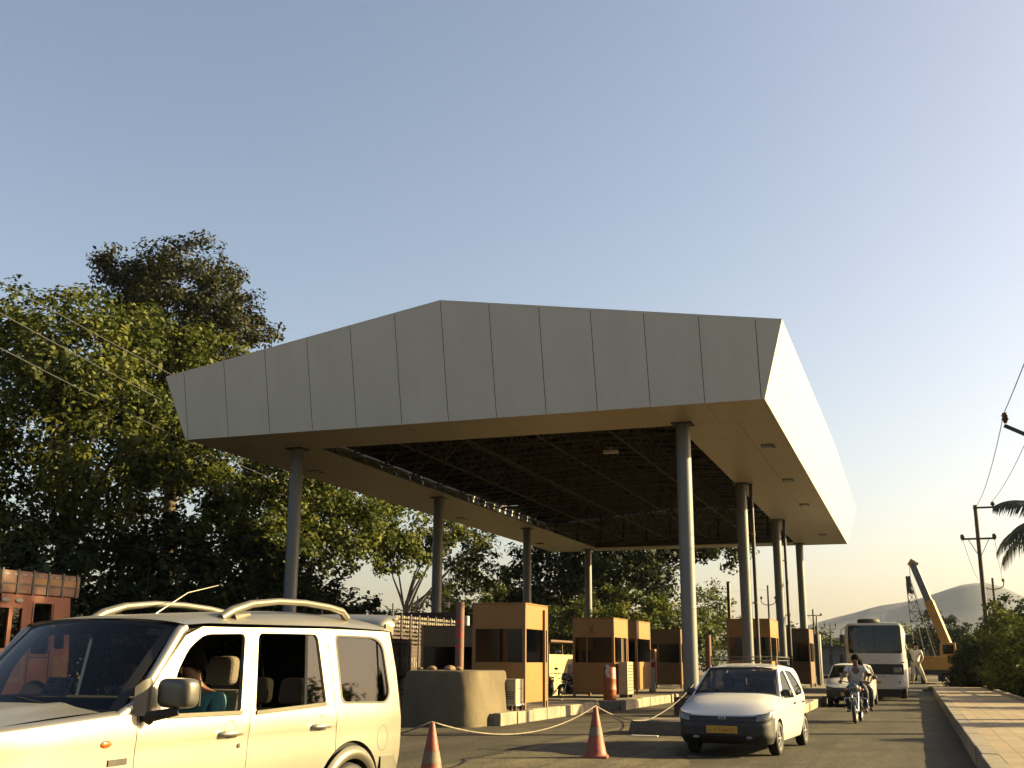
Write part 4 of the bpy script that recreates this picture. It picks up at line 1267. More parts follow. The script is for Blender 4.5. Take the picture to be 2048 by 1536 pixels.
# scuttle corners beside the windscreen
body = mb.build('body', CHAMP, jeep)
mb = MB()
def bonnet(u, v_):
    x = -1 + 2 * u
    y = -2.80 - 1.26 * v_ - (.10 * (1 - x * x)) * (1 if v_ > .99 else v_)
    hw = .715 - .05 * v_
    z = 1.128 - .115 * v_ ** 1.4 + .045 * (1 - abs(x) ** 2.6) + .018 * math.exp(-((abs(x) - .55) / .12) ** 2)
    return (x * hw, y, z - .10 * max(0, v_ - .85) ** 1.5 * 6)
mb.grid(bonnet, 30, 18)
mb.build('bonnet', CHAMP, jeep)
for nm, ol, win in (('front_door', fdoor, fwin), ('rear_door', rdoor, rwin)):
    for s_ in (1, -1):
        mb = MB(); panel(mb, ol, [win], jmap(s_), .06, 0, .03)
        dn = mb.build(nm.split('_')[1], CHAMP, jeep)
        # waist strip under the glass
        ws = [p for p in win if p[1] < 1.13]
        y0, y1 = min(p[0] for p in ws), max(p[0] for p in ws)
        z0 = 1.097 if nm == 'front_door' else 1.085; z1 = 1.092 if nm == 'front_door' else 1.118
        mb = MB(); mb.bar((s_ * (jw(y0, z0) + .006), y0, z0 - .008), (s_ * (jw(y1, z1) + .006), y1, z1 - .008), .014, .026); mb.build('waist_strip', CHAMPG, dn)
        hy, hz = (-1.67, .949) if nm == 'front_door' else (-.575, .945)
        mb = MB()
        mb.lathe([(.062, 0), (.058, .004), (.045, -.012), (0, -.016)], 'X', (0, 0, 0), 20)
        mb.v = [(s_ * (jw(hy, hz) + .003 + p[0]), hy + p[1] * 1.05, hz + .028 + p[2]) for p in mb.v]
        mb.build('handle_recess', CHAMPG, dn)
        mb = MB()
        X = s_ * (jw(hy, hz) + .028)
        mb.tube([(X - s_ * .03, hy - .105, hz), (X, hy - .095, hz), (X + s_ * .006, hy, hz + .002), (X, hy + .095, hz), (X - s_ * .03, hy + .105, hz)], [.016, .019, .019, .019, .016], 10)
        mb.build('handle', CHAMP, dn)
        if nm == 'front_door':
            mb = MB(); mb.lathe([(.016, 0), (.016, .006), (.006, .007), (0, .004)], 'X', (0, 0, 0), 14)
            mb.v = [(s_ * (jw(-1.56, .86) + p[0]), -1.56 + p[1], .862 + p[2]) for p in mb.v]; mb.build('lock', STEEL_DARK, dn)
        else:
            mb = MB(); mb.bar((s_ * (jw(-.72, 1.633) - .004), -.722, 1.633), (s_ * (jw(-.77, 1.1) - .004), -.772, 1.11), .02, .035); mb.build('window_bar', mat('bar_black', (.03, .03, .03), .4), dn)
            mb = MB(); panel(mb, [(-.72, 1.63), (-.585, 1.636), (-.50, 1.125), (-.77, 1.112)], [], lambda y, z, i, s_=s_: (s_ * (jw(y, z) - .014), y, z), .08); mb.build('fixed_pane', DARKGLASS, dn)
for s_ in (1, -1):
    mb = MB(); panel(mb, qwin, [], lambda y, z, i, s_=s_: (s_ * (jw(y, z) - .012), y, z), .07); mb.build('side_window', DARKGLASS, jeep)
    # black window frame lip of the quarter window
    mb = MB()
    n = len(qwin)
    vs = [(s_ * (jw(*p) + .002), p[0], p[1]) for p in qwin] + [(s_ * (jw(*p) + .001), p[0] + (.09 - p[0]) * .06, p[1] + (1.37 - p[1]) * .06) for p in qwin]
    mb.add(vs, [(i, (i + 1) % n, n + (i + 1) % n, n + i) for i in range(n)]); mb.build('window_seal', mat('seal_dark', (.045, .042, .036), .5), jeep)
    # dark inner skin behind the panel gaps
    mb = MB()
    side = [(-3.9, .50)] + arc(FWY, WZ, AR + .02, 162, 18) + [(-2.7, .42), (-.6, .42)] + arc(RWY, WZ, .42, 165, 20) + [(.44, .44), (.70, .5), (.70, .9), (.62, 1.35), (.53, 1.685), (-1.95, 1.66), (-2.4, 1.3), (-2.6, 1.09), (-3.8, .97)]
    panel(mb, side, [fwin, rwin, qwin], lambda y, z, i, s_=s_: (s_ * (jw(y, z) - .034), y, z), .12)
    mb.build('inner_skin', DARKIN, jeep)
    # wheel arch flares
    for cy in (FWY, RWY):
        mb = MB()
        def fl(u, v_, cy=cy, s_=s_):
            a = rad(182 - 184 * u)
            r = .36 + .10 * v_
            y, z = cy + r * math.cos(a), WZ - .01 + r * math.sin(a)
            return (s_ * (jw(y, max(z, .5)) + .05 * math.sin(math.pi * (.18 + .74 * v_)) - .006), y, z)
        mb.grid(fl, 28, 6)
        def fi(u, v_, cy=cy, s_=s_):
            a = rad(182 - 184 * u); r = .361
            y, z = cy + r * math.cos(a), WZ - .01 + r * math.sin(a)
            return (s_ * (jw(y, max(z, .5)) + .02 - .25 * v_), y, z)
        mb.grid(fi, 28, 2, 1)
        mb.build('arch_flare', [CHAMPG, BLACK], jeep)
    # sill board
    mb = MB(); mb.tube([(s_ * .80, -2.70, .36), (s_ * .84, -2.5, .36), (s_ * .84, -.75, .36), (s_ * .80, -.55, .36)], .045, 8); mb.build('side_step', CHAMPG, jeep)
    # rear corner bumper wing
    # A pillar
    mb = MB()
    mb.tube([(s_ * .765, -2.72, 1.085), (s_ * .752, -2.55, 1.165), (s_ * .735, -2.33, 1.42), (s_ * .712, -2.15, 1.625), (s_ * .70, -2.10, 1.650)], [.035, .034, .034, .036, .04], 10)
    mb.build('pillar', CHAMP, jeep)
    # roof rail
    mb = MB()
    xr = s_ * .62
    mb.tube([(xr, -1.62, 1.735), (xr, -1.50, 1.79), (xr, -1.28, 1.85), (xr, -.95, 1.885), (xr, -.6, 1.89), (xr, -.25, 1.872), (xr, -.06, 1.845), (xr, .02, 1.79)], [.03, .036, .030, .026, .026, .026, .032, .034], 10)
    mb.tube([(xr, -1.50, 1.73), (xr, -1.30, 1.77)], [.05, .02], 8)
    mb.build('roof_rail', SILVER if False else CHAMPG, jeep)
    # side lamp, badge and filler flap
    mb = MB(); mb.ball((0, 0, 0), .046, 8, 0, (.3, 1, .48)); mb.v = [(s_ * jw(-2.82, .947) + p[0], p[1] - 2.82, p[2] + .947) for p in mb.v]; mb.build('indicator', AMBER, jeep)
    mb = MB(); mb.bar((s_ * (jw(-2.76, .834) + .004), -2.79, .836), (s_ * (jw(-2.66, .834) + .004), -2.635, .838), .008, .036); mb.build('badge', STEEL_DARK, jeep)
    mb = MB()
    ring = circle(.384, .804, 1, 28)
    vs = [(s_ * (jw(.384 + .085 * math.cos(a), .804 + .10 * math.sin(a)) + .0015), .384 + r * .085 * math.cos(a), .804 + r * .10 * math.sin(a)) for r in (1.0, 1.05) for a in [2 * math.pi * k / 28 for k in range(28)]]
    mb.add(vs, [(k, (k + 1) % 28, 28 + (k + 1) % 28, 28 + k) for k in range(28)]); mb.build('filler_flap', CHAMPG, jeep)
    mb = MB(); mb.grid(lambda u, v_, s_=s_: (s_ * (.66 + .075 * math.sin(math.pi * .5 * (1 - u)) - .0), .70 + .055 * math.sin(math.pi * .5 * u), .86 + .30 * v_), 6, 4); mb.build('tail_lamp', REDL, jeep)
    mb = MB(); mb.grid(lambda u, v_, s_=s_: (s_ * (.42 + .28 * u), -4.175 + .17 * u ** 3, .80 + .16 * v_), 8, 4); mb.build('headlight', LENS, jeep)
    wheel(jeep, (s_ * .70, FWY, WZ), .32, .22, s_, SILVER); wheel(jeep, (s_ * .70, RWY, WZ), .32, .22, s_, SILVER)
    # door mirror
    mb = MB()
    def mir(u, v_, s_=s_):
        th, ph = 2 * math.pi * u, math.pi * v_
        e = .48
        sg = lambda q, e=e: math.copysign(abs(q) ** e, q)
        return (s_ * (.965 + .125 * sg(math.cos(th)) * sg(math.sin(ph))), -2.40 + .07 * sg(math.sin(th)) * sg(math.sin(ph)) + .10 * .12 * math.cos(th), 1.238 + .093 * sg(math.cos(ph)))
    mb.grid(mir, 36, 18)
    m_ = mb.build('door_mirror', mat('mirror_shell', (.10, .094, .08), .4, .3, coat=.3, col2=(.09, .085, .07)), jeep)
    mb = MB(); mb.bar((s_ * .965, -2.322, 1.238), (s_ * .965, -2.318, 1.238), .22, .16); mb.build('mirror_glass', CHROME, m_)
    mb = MB()
    mb.grid(lambda u, v_, s_=s_: (s_ * (.79 + .045 * math.sin(math.pi * u)), -2.60 + .16 * u, 1.10 + (.23 * math.sin(math.pi * (.25 + .5 * u)) ** .8) * v_), 8, 5)
    mb.build('mirror_base', mat('mirror_base_grey', (.10, .095, .08), .5, col2=(.08, .075, .065)), m_)
    mb = MB(); mb.tube([(s_ * .78, -2.53, 1.09), (s_ * .86, -2.50, 1.098), (s_ * .99, -2.42, 1.128)], [.028, .034, .026], 8); mb.tube([(s_ * .83, -2.52, 1.10), (s_ * .85, -2.50, 1.05)], [.04, .015], 8); mb.build('mirror_arm', BLACK, m_)
# roof
def roof(u, v_):
    x = -1 + 2 * u
    y = -2.13 + 2.72 * v_
    zg = float(np.interp(y, [-2.13, -1.9, -.33, .5, .6], [1.672, 1.690, 1.712, 1.70, 1.69]))
    wg = jw(y, 1.68) + .004
    h = float(np.interp(y, [-2.13, -1.7, -1.2, -.6, .3, .6], [.045, .075, .10, .125, .12, .085]))
    y2 = y - .10 * (1 - x * x) * max(0, 1 - v_ * 6)
    return (x * wg, y2, zg + h * (1 - abs(x) ** 3.4) ** .8)
mb = MB(); mb.grid(roof, 44, 34)
mb.grid(lambda u, v_: ((roof(u, 1)[0]), roof(u, 1)[1] + .0 + .02 * v_, roof(u, 1)[2] - .06 * v_), 44, 2)
mb.build('roof', CHAMP, jeep)
mb = MB(); mb.grid(lambda u, v_: (roof(u, v_)[0] * .95, roof(u, v_)[1], min(roof(u, v_)[2] - .05, 1.70)), 16, 12); mb.build('headliner', mat('headliner_grey', (.06, .057, .05), .95), jeep)
# windscreen with dark border, wipers
def wscr(u, v_):
    x = -1 + 2 * u
    yb, yt = -2.70 - .13 * (1 - x * x), -2.13 - .10 * (1 - x * x)
    zb, zt = 1.085 + .012 * (1 - x * x), 1.665 + .045 * (1 - abs(x) ** 2.4)
    hw = .745 - .065 * v_
    return (x * hw, yb + (yt - yb) * v_, zb + (zt - zb) * v_ + .012 * math.sin(math.pi * v_))
mb = MB()
mb.grid(wscr, 40, 24, matfn=lambda u, v_: 1 if (u < .045 or u > .955 or v_ < .10 or v_ > .965) else 0)
mb.build('windscreen', [CARGLASS, BLACK], jeep)
mb = MB(); mb.grid(lambda u, v_: (-.74 + 1.48 * u, -2.70 - .13 * (1 - (2 * u - 1) ** 2) - .14 * v_, 1.083 + .012 * (1 - (2 * u - 1) ** 2) + .028 * v_), 24, 2); mb.build('scuttle', BLACK, jeep)
mb = MB()
for xa, xb in ((.52, -.02), (-.10, -.62)):
    a, b = Vector(wscr(.5 + xa / 1.48, .02)), Vector(wscr(.5 + xb / 1.48, .13))
    o_ = Vector((0, -.025, .02))
    mb.tube([a + o_ + Vector((0, -.03, 0)), a.lerp(b, .5) + o_, b + o_], .008, 6)
mb.build('wiper', BLACK, jeep)
mb = MB()
st = [wscr(.90, .86), wscr(.955, .86), wscr(.955, .96), wscr(.90, .96)]
mb.add([(p[0], p[1] + .008, p[2] - .006) for p in [wscr(.865, .87), wscr(.935, .87), wscr(.94, .945), wscr(.87, .945)]], [(0, 1, 2, 3)]); mb.build('sticker', PAPER, jeep)
# tailgate, spoiler, bumpers
mb = MB()
mb.grid(lambda u, v_: ((-1 + 2 * u) * (jw(.6, .5 + 1.19 * v_) - .03), .745 - .17 * max(0, v_ - .48) ** 1.2 * 1.6 + .03 * (1 - (2 * u - 1) ** 4), .5 + 1.19 * v_), 24, 16, matfn=lambda u, v_: 1 if .1 < u < .9 and .56 < v_ < .9 else 0)
mb.build('tailgate', [CHAMP, mat('rear_glass_dark', (.02, .02, .02), .08)], jeep)
mb = MB(); mb.grid(lambda u, v_: ((-1 + 2 * u) * .68, .69 - .17 * max(0, v_ - .48) ** 1.2 * 1.6, .5 + 1.17 * v_), 8, 10); mb.build('tailgate_trim', DARKIN, jeep)
mb = MB()
def spoil(u, v_):
    x = -1 + 2 * u
    a = 2 * math.pi * v_
    r = max(0, 1 - abs(x) ** 14) ** .3
    return (x * .70, .68 + .17 * math.cos(a) * r - .0, 1.775 + .055 * math.sin(a) * r + .035 * math.cos(a) + .02 * (1 - x * x))
mb.grid(spoil, 40, 18); mb.build('spoiler', CHAMP, jeep)
for xa in (-.69, .61):
    mb = MB(); mb.box(xa, xa + .08, .56, .70, 1.66, 1.76); mb.build('spoiler_foot', CHAMPG, jeep, bevel=.01)
def bump(y0, D, z0, z1, hw):
    def f_(u, v_):
        a = math.pi * u; c, s2 = math.cos(a), math.sin(a)
        b = math.sin(math.pi * (.1 + .8 * v_))
        return (hw * math.copysign(abs(c) ** .4, c), y0 + D * abs(s2) ** .45 * (.75 + .25 * b), z0 + (z1 - z0) * v_)
    return f_
mb = MB(); mb.grid(bump(.36, .47, .40, .655, .80), 40, 8); mb.grid(lambda u, v_: bump(.36, .47 * (1 - .2 * v_), .655, .655, .80 * (1 - .04 * v_))(u, 0), 40, 2); mb.build('rear_bumper', CHAMPG, jeep)
mb = MB(); mb.grid(bump(-3.72, -.56, .36, .64, .74), 40, 8); mb.build('front_bumper', CHAMPG, jeep)
mb = MB()
for k in range(7): mb.box(-.33 + .11 * k - .03, -.33 + .11 * k + .03, -4.235, -4.20, .70, .93)
mb.build('grille', STEEL_DARK, jeep)
# cabin
mb = MB(); mb.box(-.72, .72, -2.7, .65, .40, .50); mb.box(-.70, .70, -2.66, -2.57, .72, 1.06); mb.box(-.66, .66, -2.56, -2.12, .72, 1.20); mb.build('dashboard', DARKIN, jeep, bevel=.02)
for sx, sy, hz in ((.36, -1.34, 1.27), (-.36, -1.34, 1.27), (.36, -.42, 1.10), (-.36, -.42, 1.10), (0, -.42, 1.10)):
    mb = MB()
    mb.frustum((sx - .24, sx + .24, sy - .5, sy - .02), .55, (sx - .24, sx + .24, sy - .5, sy - .02), .70)
    mb.add([], [])
    bk = [(sy - .08, .66), (sy + .05, .66), (sy + .14, hz - .04), (sy + .04, hz - .04)]
    mb.prism(bk, 'X', sx - .23, sx + .23)
    s_o = mb.build('seat', BEIGE, jeep, bevel=.05, seg=3)
    mb = MB(); mb.prism(round_poly([(sx - .13, hz - .01), (sx + .13, hz - .01), (sx + .12, hz + .2), (sx - .12, hz + .2)], .06), 'Y', sy + .04, sy + .14)
    mb.v = [(p[0], p[1] + (p[2] - hz) * .15, p[2]) for p in mb.v]
    mb.build('headrest', BEIGE, s_o, bevel=.03, seg=3)
mb = MB()
mb.tube([(-.36 + .18 * math.cos(rad(a)), -1.98 + .05 * math.sin(rad(a)), .98 + .16 * math.sin(rad(a))) for a in range(0, 361, 20)], .016, 8)
mb.tube([(-.36, -1.98, .98), (-.36, -2.18, .92)], .03, 8); mb.build('steering_wheel', BLACK, jeep)
mb = MB(); mb.tube([(-.30, -1.30, 1.78), (-.28, -.95, 1.97), (-.26, -.60, 2.05)], [.008, .006, .004], 6); mb.build('antenna', CHAMPG, jeep)
# sign card on the dashboard
card = thing('sign_card', 'white card with dark writing on the jeep dashboard', 'sign', (-5.167, 8.603, 0), rad(-5.2))
mb = MB()
cA, cB, cH = Vector((-.075, -2.55, 1.212)), Vector((.155, -2.55, 1.206)), Vector((-.02, .09, .115))
mb.add([cA, cB, cB + cH, cA + cH], [(0, 1, 2, 3)]); mb.add([p - Vector((0, -.004, .004)) for p in (cA, cB, cB + cH, cA + cH)], [(3, 2, 1, 0)])
mb.build('card', PAPER, card)
mb = MB(); scribbles(mb, cA + Vector((.015, -.002, .003)) + cH * .06, (cB - cA).normalized(), cH.normalized(), .20, .125, 3, 6, 5); mb.build('writing', INK, card)
person('passenger with dark hair in a teal shirt seated in the front of the silver jeep', (-5.167, 8.603, 0), rad(-5.2),
       dict(pelvis=(.36, -1.55, .78), chest=(.36, -1.50, 1.08), neck=(.36, -1.54, 1.25), head=(.36, -1.60, 1.38),
            sh_l=(.54, -1.49, 1.16), el_l=(.60, -1.60, .93), wr_l=(.52, -1.82, .88), sh_r=(.18, -1.49, 1.16), el_r=(.13, -1.62, .93), wr_r=(.22, -1.84, .88),
            hip_l=(.45, -1.60, .76), kn_l=(.46, -2.02, .82), an_l=(.46, -2.12, .52), hip_r=(.27, -1.60, .76), kn_r=(.26, -2.02, .82), an_r=(.26, -2.12, .52)), TEAL, GRYT)
person('driver barely seen at the wheel of the silver jeep', (-5.167, 8.603, 0), rad(-5.2),
       dict(pelvis=(-.36, -1.45, .78), chest=(-.36, -1.36, 1.10), neck=(-.36, -1.38, 1.27), head=(-.36, -1.42, 1.40),
            sh_l=(-.18, -1.36, 1.18), el_l=(-.16, -1.62, .98), wr_l=(-.26, -1.90, 1.06), sh_r=(-.54, -1.36, 1.18), el_r=(-.56, -1.62, .98), wr_r=(-.46, -1.90, 1.06),
            hip_l=(-.27, -1.5, .76), kn_l=(-.26, -2.0, .80), an_l=(-.26, -2.12, .52), hip_r=(-.45, -1.5, .76), kn_r=(-.46, -2.0, .80), an_r=(-.46, -2.12, .52)), GRYT, GRYT)
# ================================================================ SMALL WHITE CARS
CARW = mat('white_paint', (.62, .615, .60), .32, .0, coat=.4, col2=(.58, .575, .56), scale=2)
BUMPB = mat('black_bumper', (.006, .006, .006), .6, bump=.08, bscale=80)
PLATE = mat('yellow_plate', (.62, .33, .015), .5, col2=(.52, .27, .012), scale=30)
PLINK = mat('plate_ink', (.20, .075, .008), .6)
HUBC = mat('wheel_cover', (.50, .50, .48), .35, .5, col2=(.42, .42, .4), scale=20)
def hatchback(label, loc, rz, rack=True, driver=True, group=None):
    t = thing('hatchback', label, 'car', loc, rz, group)
    W = .75
    def hw(y, z):
        w = W
        if z > .86: w -= .30 * (z - .86) + .10 * max(0, z - 1.2) ** 1.2
        if z < .5: w -= .05 * ((.5 - z) / .3) ** 2
        w += .008 * math.exp(-((z - .72) / .05) ** 2)
        if y > 2.5: w -= .12 * ((y - 2.5) / .6) ** 2
        if y < .1: w -= .02 * (.1 - y)
        return w
    FY, RY, WZ_, AR_ = .12, 2.58, .265, .31
    YS = -.25
    side = [(YS, .22), (FY - AR_ + .02, .22)] + arc(FY, WZ_, AR_, 188, -8, 18) + [(.46, .20), (2.24, .20)] + arc(RY, WZ_, AR_, 190, -6, 18) + \
           [(2.98, .26), (3.08, .45), (3.10, .68), (3.05, .80), (2.93, .985), (2.74, 1.17), (2.56, 1.29), (2.40, 1.345), (2.03, 1.362), (1.45, 1.366), (1.02, 1.352), (.93, 1.325), (.62, 1.125), (.30, .895), (.0, .825), (YS, .74)]
    fw_ = round_poly([(.60, .865), (.585, .90), (.80, 1.15), (1.02, 1.29), (1.37, 1.315), (1.585, .862)], [.03, .03, .05, .06, .04, .03])
    rw_ = round_poly([(1.50, 1.315), (2.03, 1.29), (2.30, 1.16), (2.52, .97), (2.42, .905), (1.78, .878)], [.04, .08, .10, .06, .04, .03])
    mb = MB()
    for s_ in (1, -1):
        panel(mb, side, [fw_, rw_], lambda y, z, i, s_=s_: (s_ * (hw(y, z) - i), y, z), .06, 0, .03)
    ztop = lambda a: .64 + .10 * (1 - abs(math.sin(a)) ** .8)
    def nose(u, v_):
        a = math.pi * u; c, s2 = math.cos(a), math.sin(a)
        zt = ztop(a); z = .20 + (zt - .20) * v_
        D = float(np.interp(v_, [0, .12, .3, .6, .8, 1], [.36, .43, .47, .475, .44, .37]))
        w = float(np.interp(v_, [0, .2, 1], [.70, .745, hw(YS, .74)]))
        return (w * math.copysign(abs(c) ** .52, c), YS - D * abs(s2) ** .52, z)
    mb.grid(nose, 48, 20, matfn=lambda u, v_: 1 if v_ < .74 or (.27 < u < .73 and v_ < .97) else 0)
    def bonnet(u, v_):
        a = math.pi * (1 - u)
        p = Vector(nose(1 - u, 1))
        xn = max(-1, min(1, p.x / hw(YS, .74)))
        q = Vector((xn * hw(.3, .895), .30 - .17 * (1 - xn * xn), .895 + .04 * (1 - xn ** 4)))
        r = p.lerp(q, v_)
        r.z += .045 * math.sin(math.pi * min(1, v_ * 1.15)) * (1 - abs(xn) ** 5) + .018 * (1 - abs(xn) ** 6) * min(1, v_ * 3)
        return tuple(r)
    bm_ = MB(); bm_.grid(bonnet, 40, 20)
    def roof_(u, v_):
        x = -1 + 2 * u
        y = .96 + 1.55 * v_
        zg = float(np.interp(y, [.93, 1.02, 1.45, 2.03, 2.40, 2.56], [1.325, 1.352, 1.366, 1.362, 1.345, 1.30]))
        h = float(np.interp(y, [.93, 1.4, 2.0, 2.56], [.03, .062, .06, .02]))
        return (x * (hw(y, zg) + .002), y - .08 * (1 - x * x) * max(0, 1 - 5 * v_), zg + h * (1 - abs(x) ** 3) ** .8)
    mb.grid(roof_, 30, 24)
    # tail
    def tail(u, v_):
        x = -1 + 2 * u
        z = 1.29 - 1.03 * v_
        y = float(np.interp(1.29 - z, [0, .12, .305, .49, .61, .84, 1.03], [2.56, 2.74, 2.93, 3.05, 3.10, 3.08, 2.98])) + .05 * (1 - x ** 4)
        return (x * hw(min(y, 3.1), z), y, z)
    mb.grid(tail, 24, 20, matfn=lambda u, v_: 1 if v_ > .72 else (2 if .1 < u < .9 and .04 < v_ < .36 else 0))
    mb.build('body', [CARW, BUMPB, mat('hatch_glass', (.02, .02, .02), .06)], t)
    bm_.build('bonnet', CARW, t)
    # windscreen
    def ws(u, v_):
        x = -1 + 2 * u
        b = Vector((x * (hw(.3, .895) - .012), .32 - .17 * (1 - x * x), .90 + .04 * (1 - x ** 4)))
        e = Vector((x * (hw(.95, 1.32) - .02), .955 - .08 * (1 - x * x), 1.322 + .026 * (1 - abs(x) ** 3)))
        r = b.lerp(e, v_); r.z += .01 * math.sin(math.pi * v_)
        return tuple(r)
    mb = MB(); mb.grid(ws, 30, 16, matfn=lambda u, v_: 1 if (u < .03 or u > .97 or v_ < .07 or v_ > .95) else 0); mb.build('windscreen', [CARGLASS, BLACK], t)
    for s_ in (1, -1):
        for win in (fw_, rw_):
            mb = MB(); panel(mb, win, [], lambda y, z, i, s_=s_: (s_ * (hw(y, z) - .012), y, z), .08); mb.build('side_window', CARGLASS, t)
        # headlight on the corner
        mb = MB()
        u0, u1 = (.055, .33) if s_ > 0 else (.67, .945)
        def hl(u, v_, u0=u0, u1=u1):
            uu = u0 + (u1 - u0) * u
            inner = u if s_ < 0 else 1 - u          # 0 at the inner end
            lo = .70 + .06 * (1 - inner); hi = .995 - .03 * (1 - inner)
            p = Vector(nose(uu, lo + (hi - lo) * v_))
            d = Vector((p.x * .6, p.y - .4, 0)).normalized()
            return tuple(p + d * (.006 + .012 * math.sin(math.pi * v_)))
        mb.grid(hl, 14, 8); hlo = mb.build('headlight', LENS, t)
        mb = MB()
        for v0 in (0, 1): mb.tube([Vector(hl(k / 14, v0)) for k in range(15)], .006, 5)
        mb.build('lamp_rim', BUMPB, hlo)
        wheel(t, (s_ * .665, FY, WZ_), .265, .16, s_, HUBC, 8, .68); wheel(t, (s_ * .665, RY, WZ_), .265, .16, s_, HUBC, 8, .68)
        # dark wheel arch lining
        for cy in (FY, RY):
            mb = MB()
            mb.grid(lambda u, v_, cy=cy: (s_ * (hw(cy, .4) - .004 - .2 * v_), cy + (AR_ + .001) * math.cos(rad(190 - 200 * u)), WZ_ + (AR_ + .001) * math.sin(rad(190 - 200 * u))), 20, 2)
            mb.build('arch_lining', BUMPB, t)
        mb = MB()
        mb.grid(lambda u, v_: (s_ * (.80 + .085 * math.copysign(abs(math.cos(2 * math.pi * u)) ** .6, math.cos(2 * math.pi * u)) * math.sin(math.pi * v_) ** .6), .52 + .05 * math.sin(2 * math.pi * u) * math.sin(math.pi * v_) ** .6, .955 + .06 * math.copysign(abs(math.cos(math.pi * v_)) ** .7, math.cos(math.pi * v_))), 20, 12)
        mb.bar((s_ * .69, .54, .925), (s_ * .78, .53, .935), .05, .03)
        mb.build('door_mirror', BUMPB, t)
        for hy in (1.50, 2.38):
            mb = MB(); mb.bar((s_ * (hw(hy, .76) + .014), hy - .08, .765), (s_ * (hw(hy, .76) + .014), hy + .08, .77), .018, .028); mb.build('handle', BUMPB, t)
        # door seams: thin dark inset lines
        mb = MB()
        for pts in ([(.50, .24), (.47, .55), (.56, .85)], [(1.58, .22), (1.60, .55), (1.62, .84), (1.46, 1.32)], [(2.28, .56), (2.36, .70), (2.50, .88)], [(.50, .24), (1.58, .22), (2.22, .22)]):
            mb.tube([(s_ * (hw(a, b) + .0005), a, b) for a, b in pts], .0028, 4)
        mb.build('door_seam', BUMPB, t)
        mb = MB()
        mb.grid(lambda u, v_: (s_ * (hw(2.9, .8) - .02 - .05 * u), 2.98 + .12 * u, .66 + .22 * v_), 5, 4); mb.build('tail_lamp', REDL, t)
        mb = MB(); mb.ball((s_ * .42, YS - .455, .30), .035, 6, 0, (1.5, .4, .8)); mb.build('fog_lamp', LENS, t)
    # plate, emblem, wipers
    mb = MB(); py = YS - .483
    mb.box(-.245, .245, py - .012, py - .002, .365, .475)
    po = mb.build('number_plate', PLATE, t, bevel=.004)
    mb = MB(); scribbles(mb, (-.22, py - .014, .385), (1, 0, 0), (0, 0, 1), .44, .075, 1, 9, 21, fill=.97); mb.build('plate_characters', PLINK, po)
    mb = MB(); pz = .595
    mb.tube([(.055 * math.cos(rad(a)), YS - .452 - .004, pz + .028 * math.sin(rad(a))) for a in range(0, 361, 20)], .005, 6)
    mb.tube([(-.045, YS - .458, pz + .016), (0, YS - .462, pz + .010), (.045, YS - .458, pz + .016)], .005, 6); mb.tube([(0, YS - .462, pz + .010), (0, YS - .46, pz - .026)], .006, 6)
    mb.build('emblem', CHROME, t)
    mb = MB()
    for k in range(4): mb.bar((-.5, YS - .462 + .004 * k, .565 - .07 * k), (.5, YS - .462 + .004 * k, .565 - .07 * k), .008, .012)
    mb.build('grille_bar', mat('grille_black', (.03, .03, .03), .5), t)
    mb = MB()
    for a, b in ((.70, .35), (.36, -.03)):
        pa, pb = Vector(ws(.06 + a * .6, .03)), Vector(ws(.06 + b * .6 - .05, .16))
        mb.tube([pa + Vector((0, -.015, .01)), pa.lerp(pb, .5) + Vector((0, -.02, .015)), pb + Vector((0, -.014, .01))], .007, 5)
    mb.build('wiper', BLACK, t)
    # cabin
    mb = MB(); mb.box(-.66, .66, .2, 2.9, .22, .34); mb.box(-.66, .66, .38, .78, .62, .87); mb.build('dashboard', DARKIN, t, bevel=.02)
    for sx, sy in ((.33, 1.35), (-.33, 1.35), (.33, 2.15), (-.33, 2.15)):
        mb = MB(); mb.frustum((sx - .23, sx + .23, sy - .42, sy), .38, (sx - .22, sx + .22, sy - .42, sy), .52)
        mb.prism([(sy - .05, .5), (sy + .06, .5), (sy + .16, 1.0), (sy + .08, 1.0)], 'X', sx - .22, sx + .22); so = mb.build('seat', GRYT, t, bevel=.03)
        mb = MB(); mb.box(sx - .11, sx + .11, sy + .1, sy + .17, 1.02, 1.17); mb.build('headrest', GRYT, so, bevel=.03)
    mb = MB(); mb.add([(-.12, .72, .885), (.06, .72, .885), (.06, .76, 1.10), (-.12, .76, 1.10)], [(0, 1, 2, 3)]); mb.build('sun_card', PAPER, t)
    if rack:
        mb = MB()
        for yy in (1.15, 2.15): mb.tube([(-.56, yy, 1.40), (-.56, yy, 1.475), (.56, yy, 1.475), (.56, yy, 1.40)], .011, 6)
        for zz in (1.475, 1.535):
            mb.tube([(-.56, 1.05, zz), (.56, 1.05, zz), (.56, 2.25, zz), (-.56, 2.25, zz), (-.56, 1.05, zz)], .008, 6)
        for xx in np.linspace(-.56, .56, 5): mb.tube([(xx, 1.05, 1.475), (xx, 2.25, 1.475)], .007, 5)
        for xx, yy in ((-.56, 1.05), (.56, 1.05), (-.56, 2.25), (.56, 2.25)): mb.tube([(xx, yy, 1.39), (xx, yy, 1.55)], .013, 6)
        mb.build('roof_rack', STEEL_DARK, t)
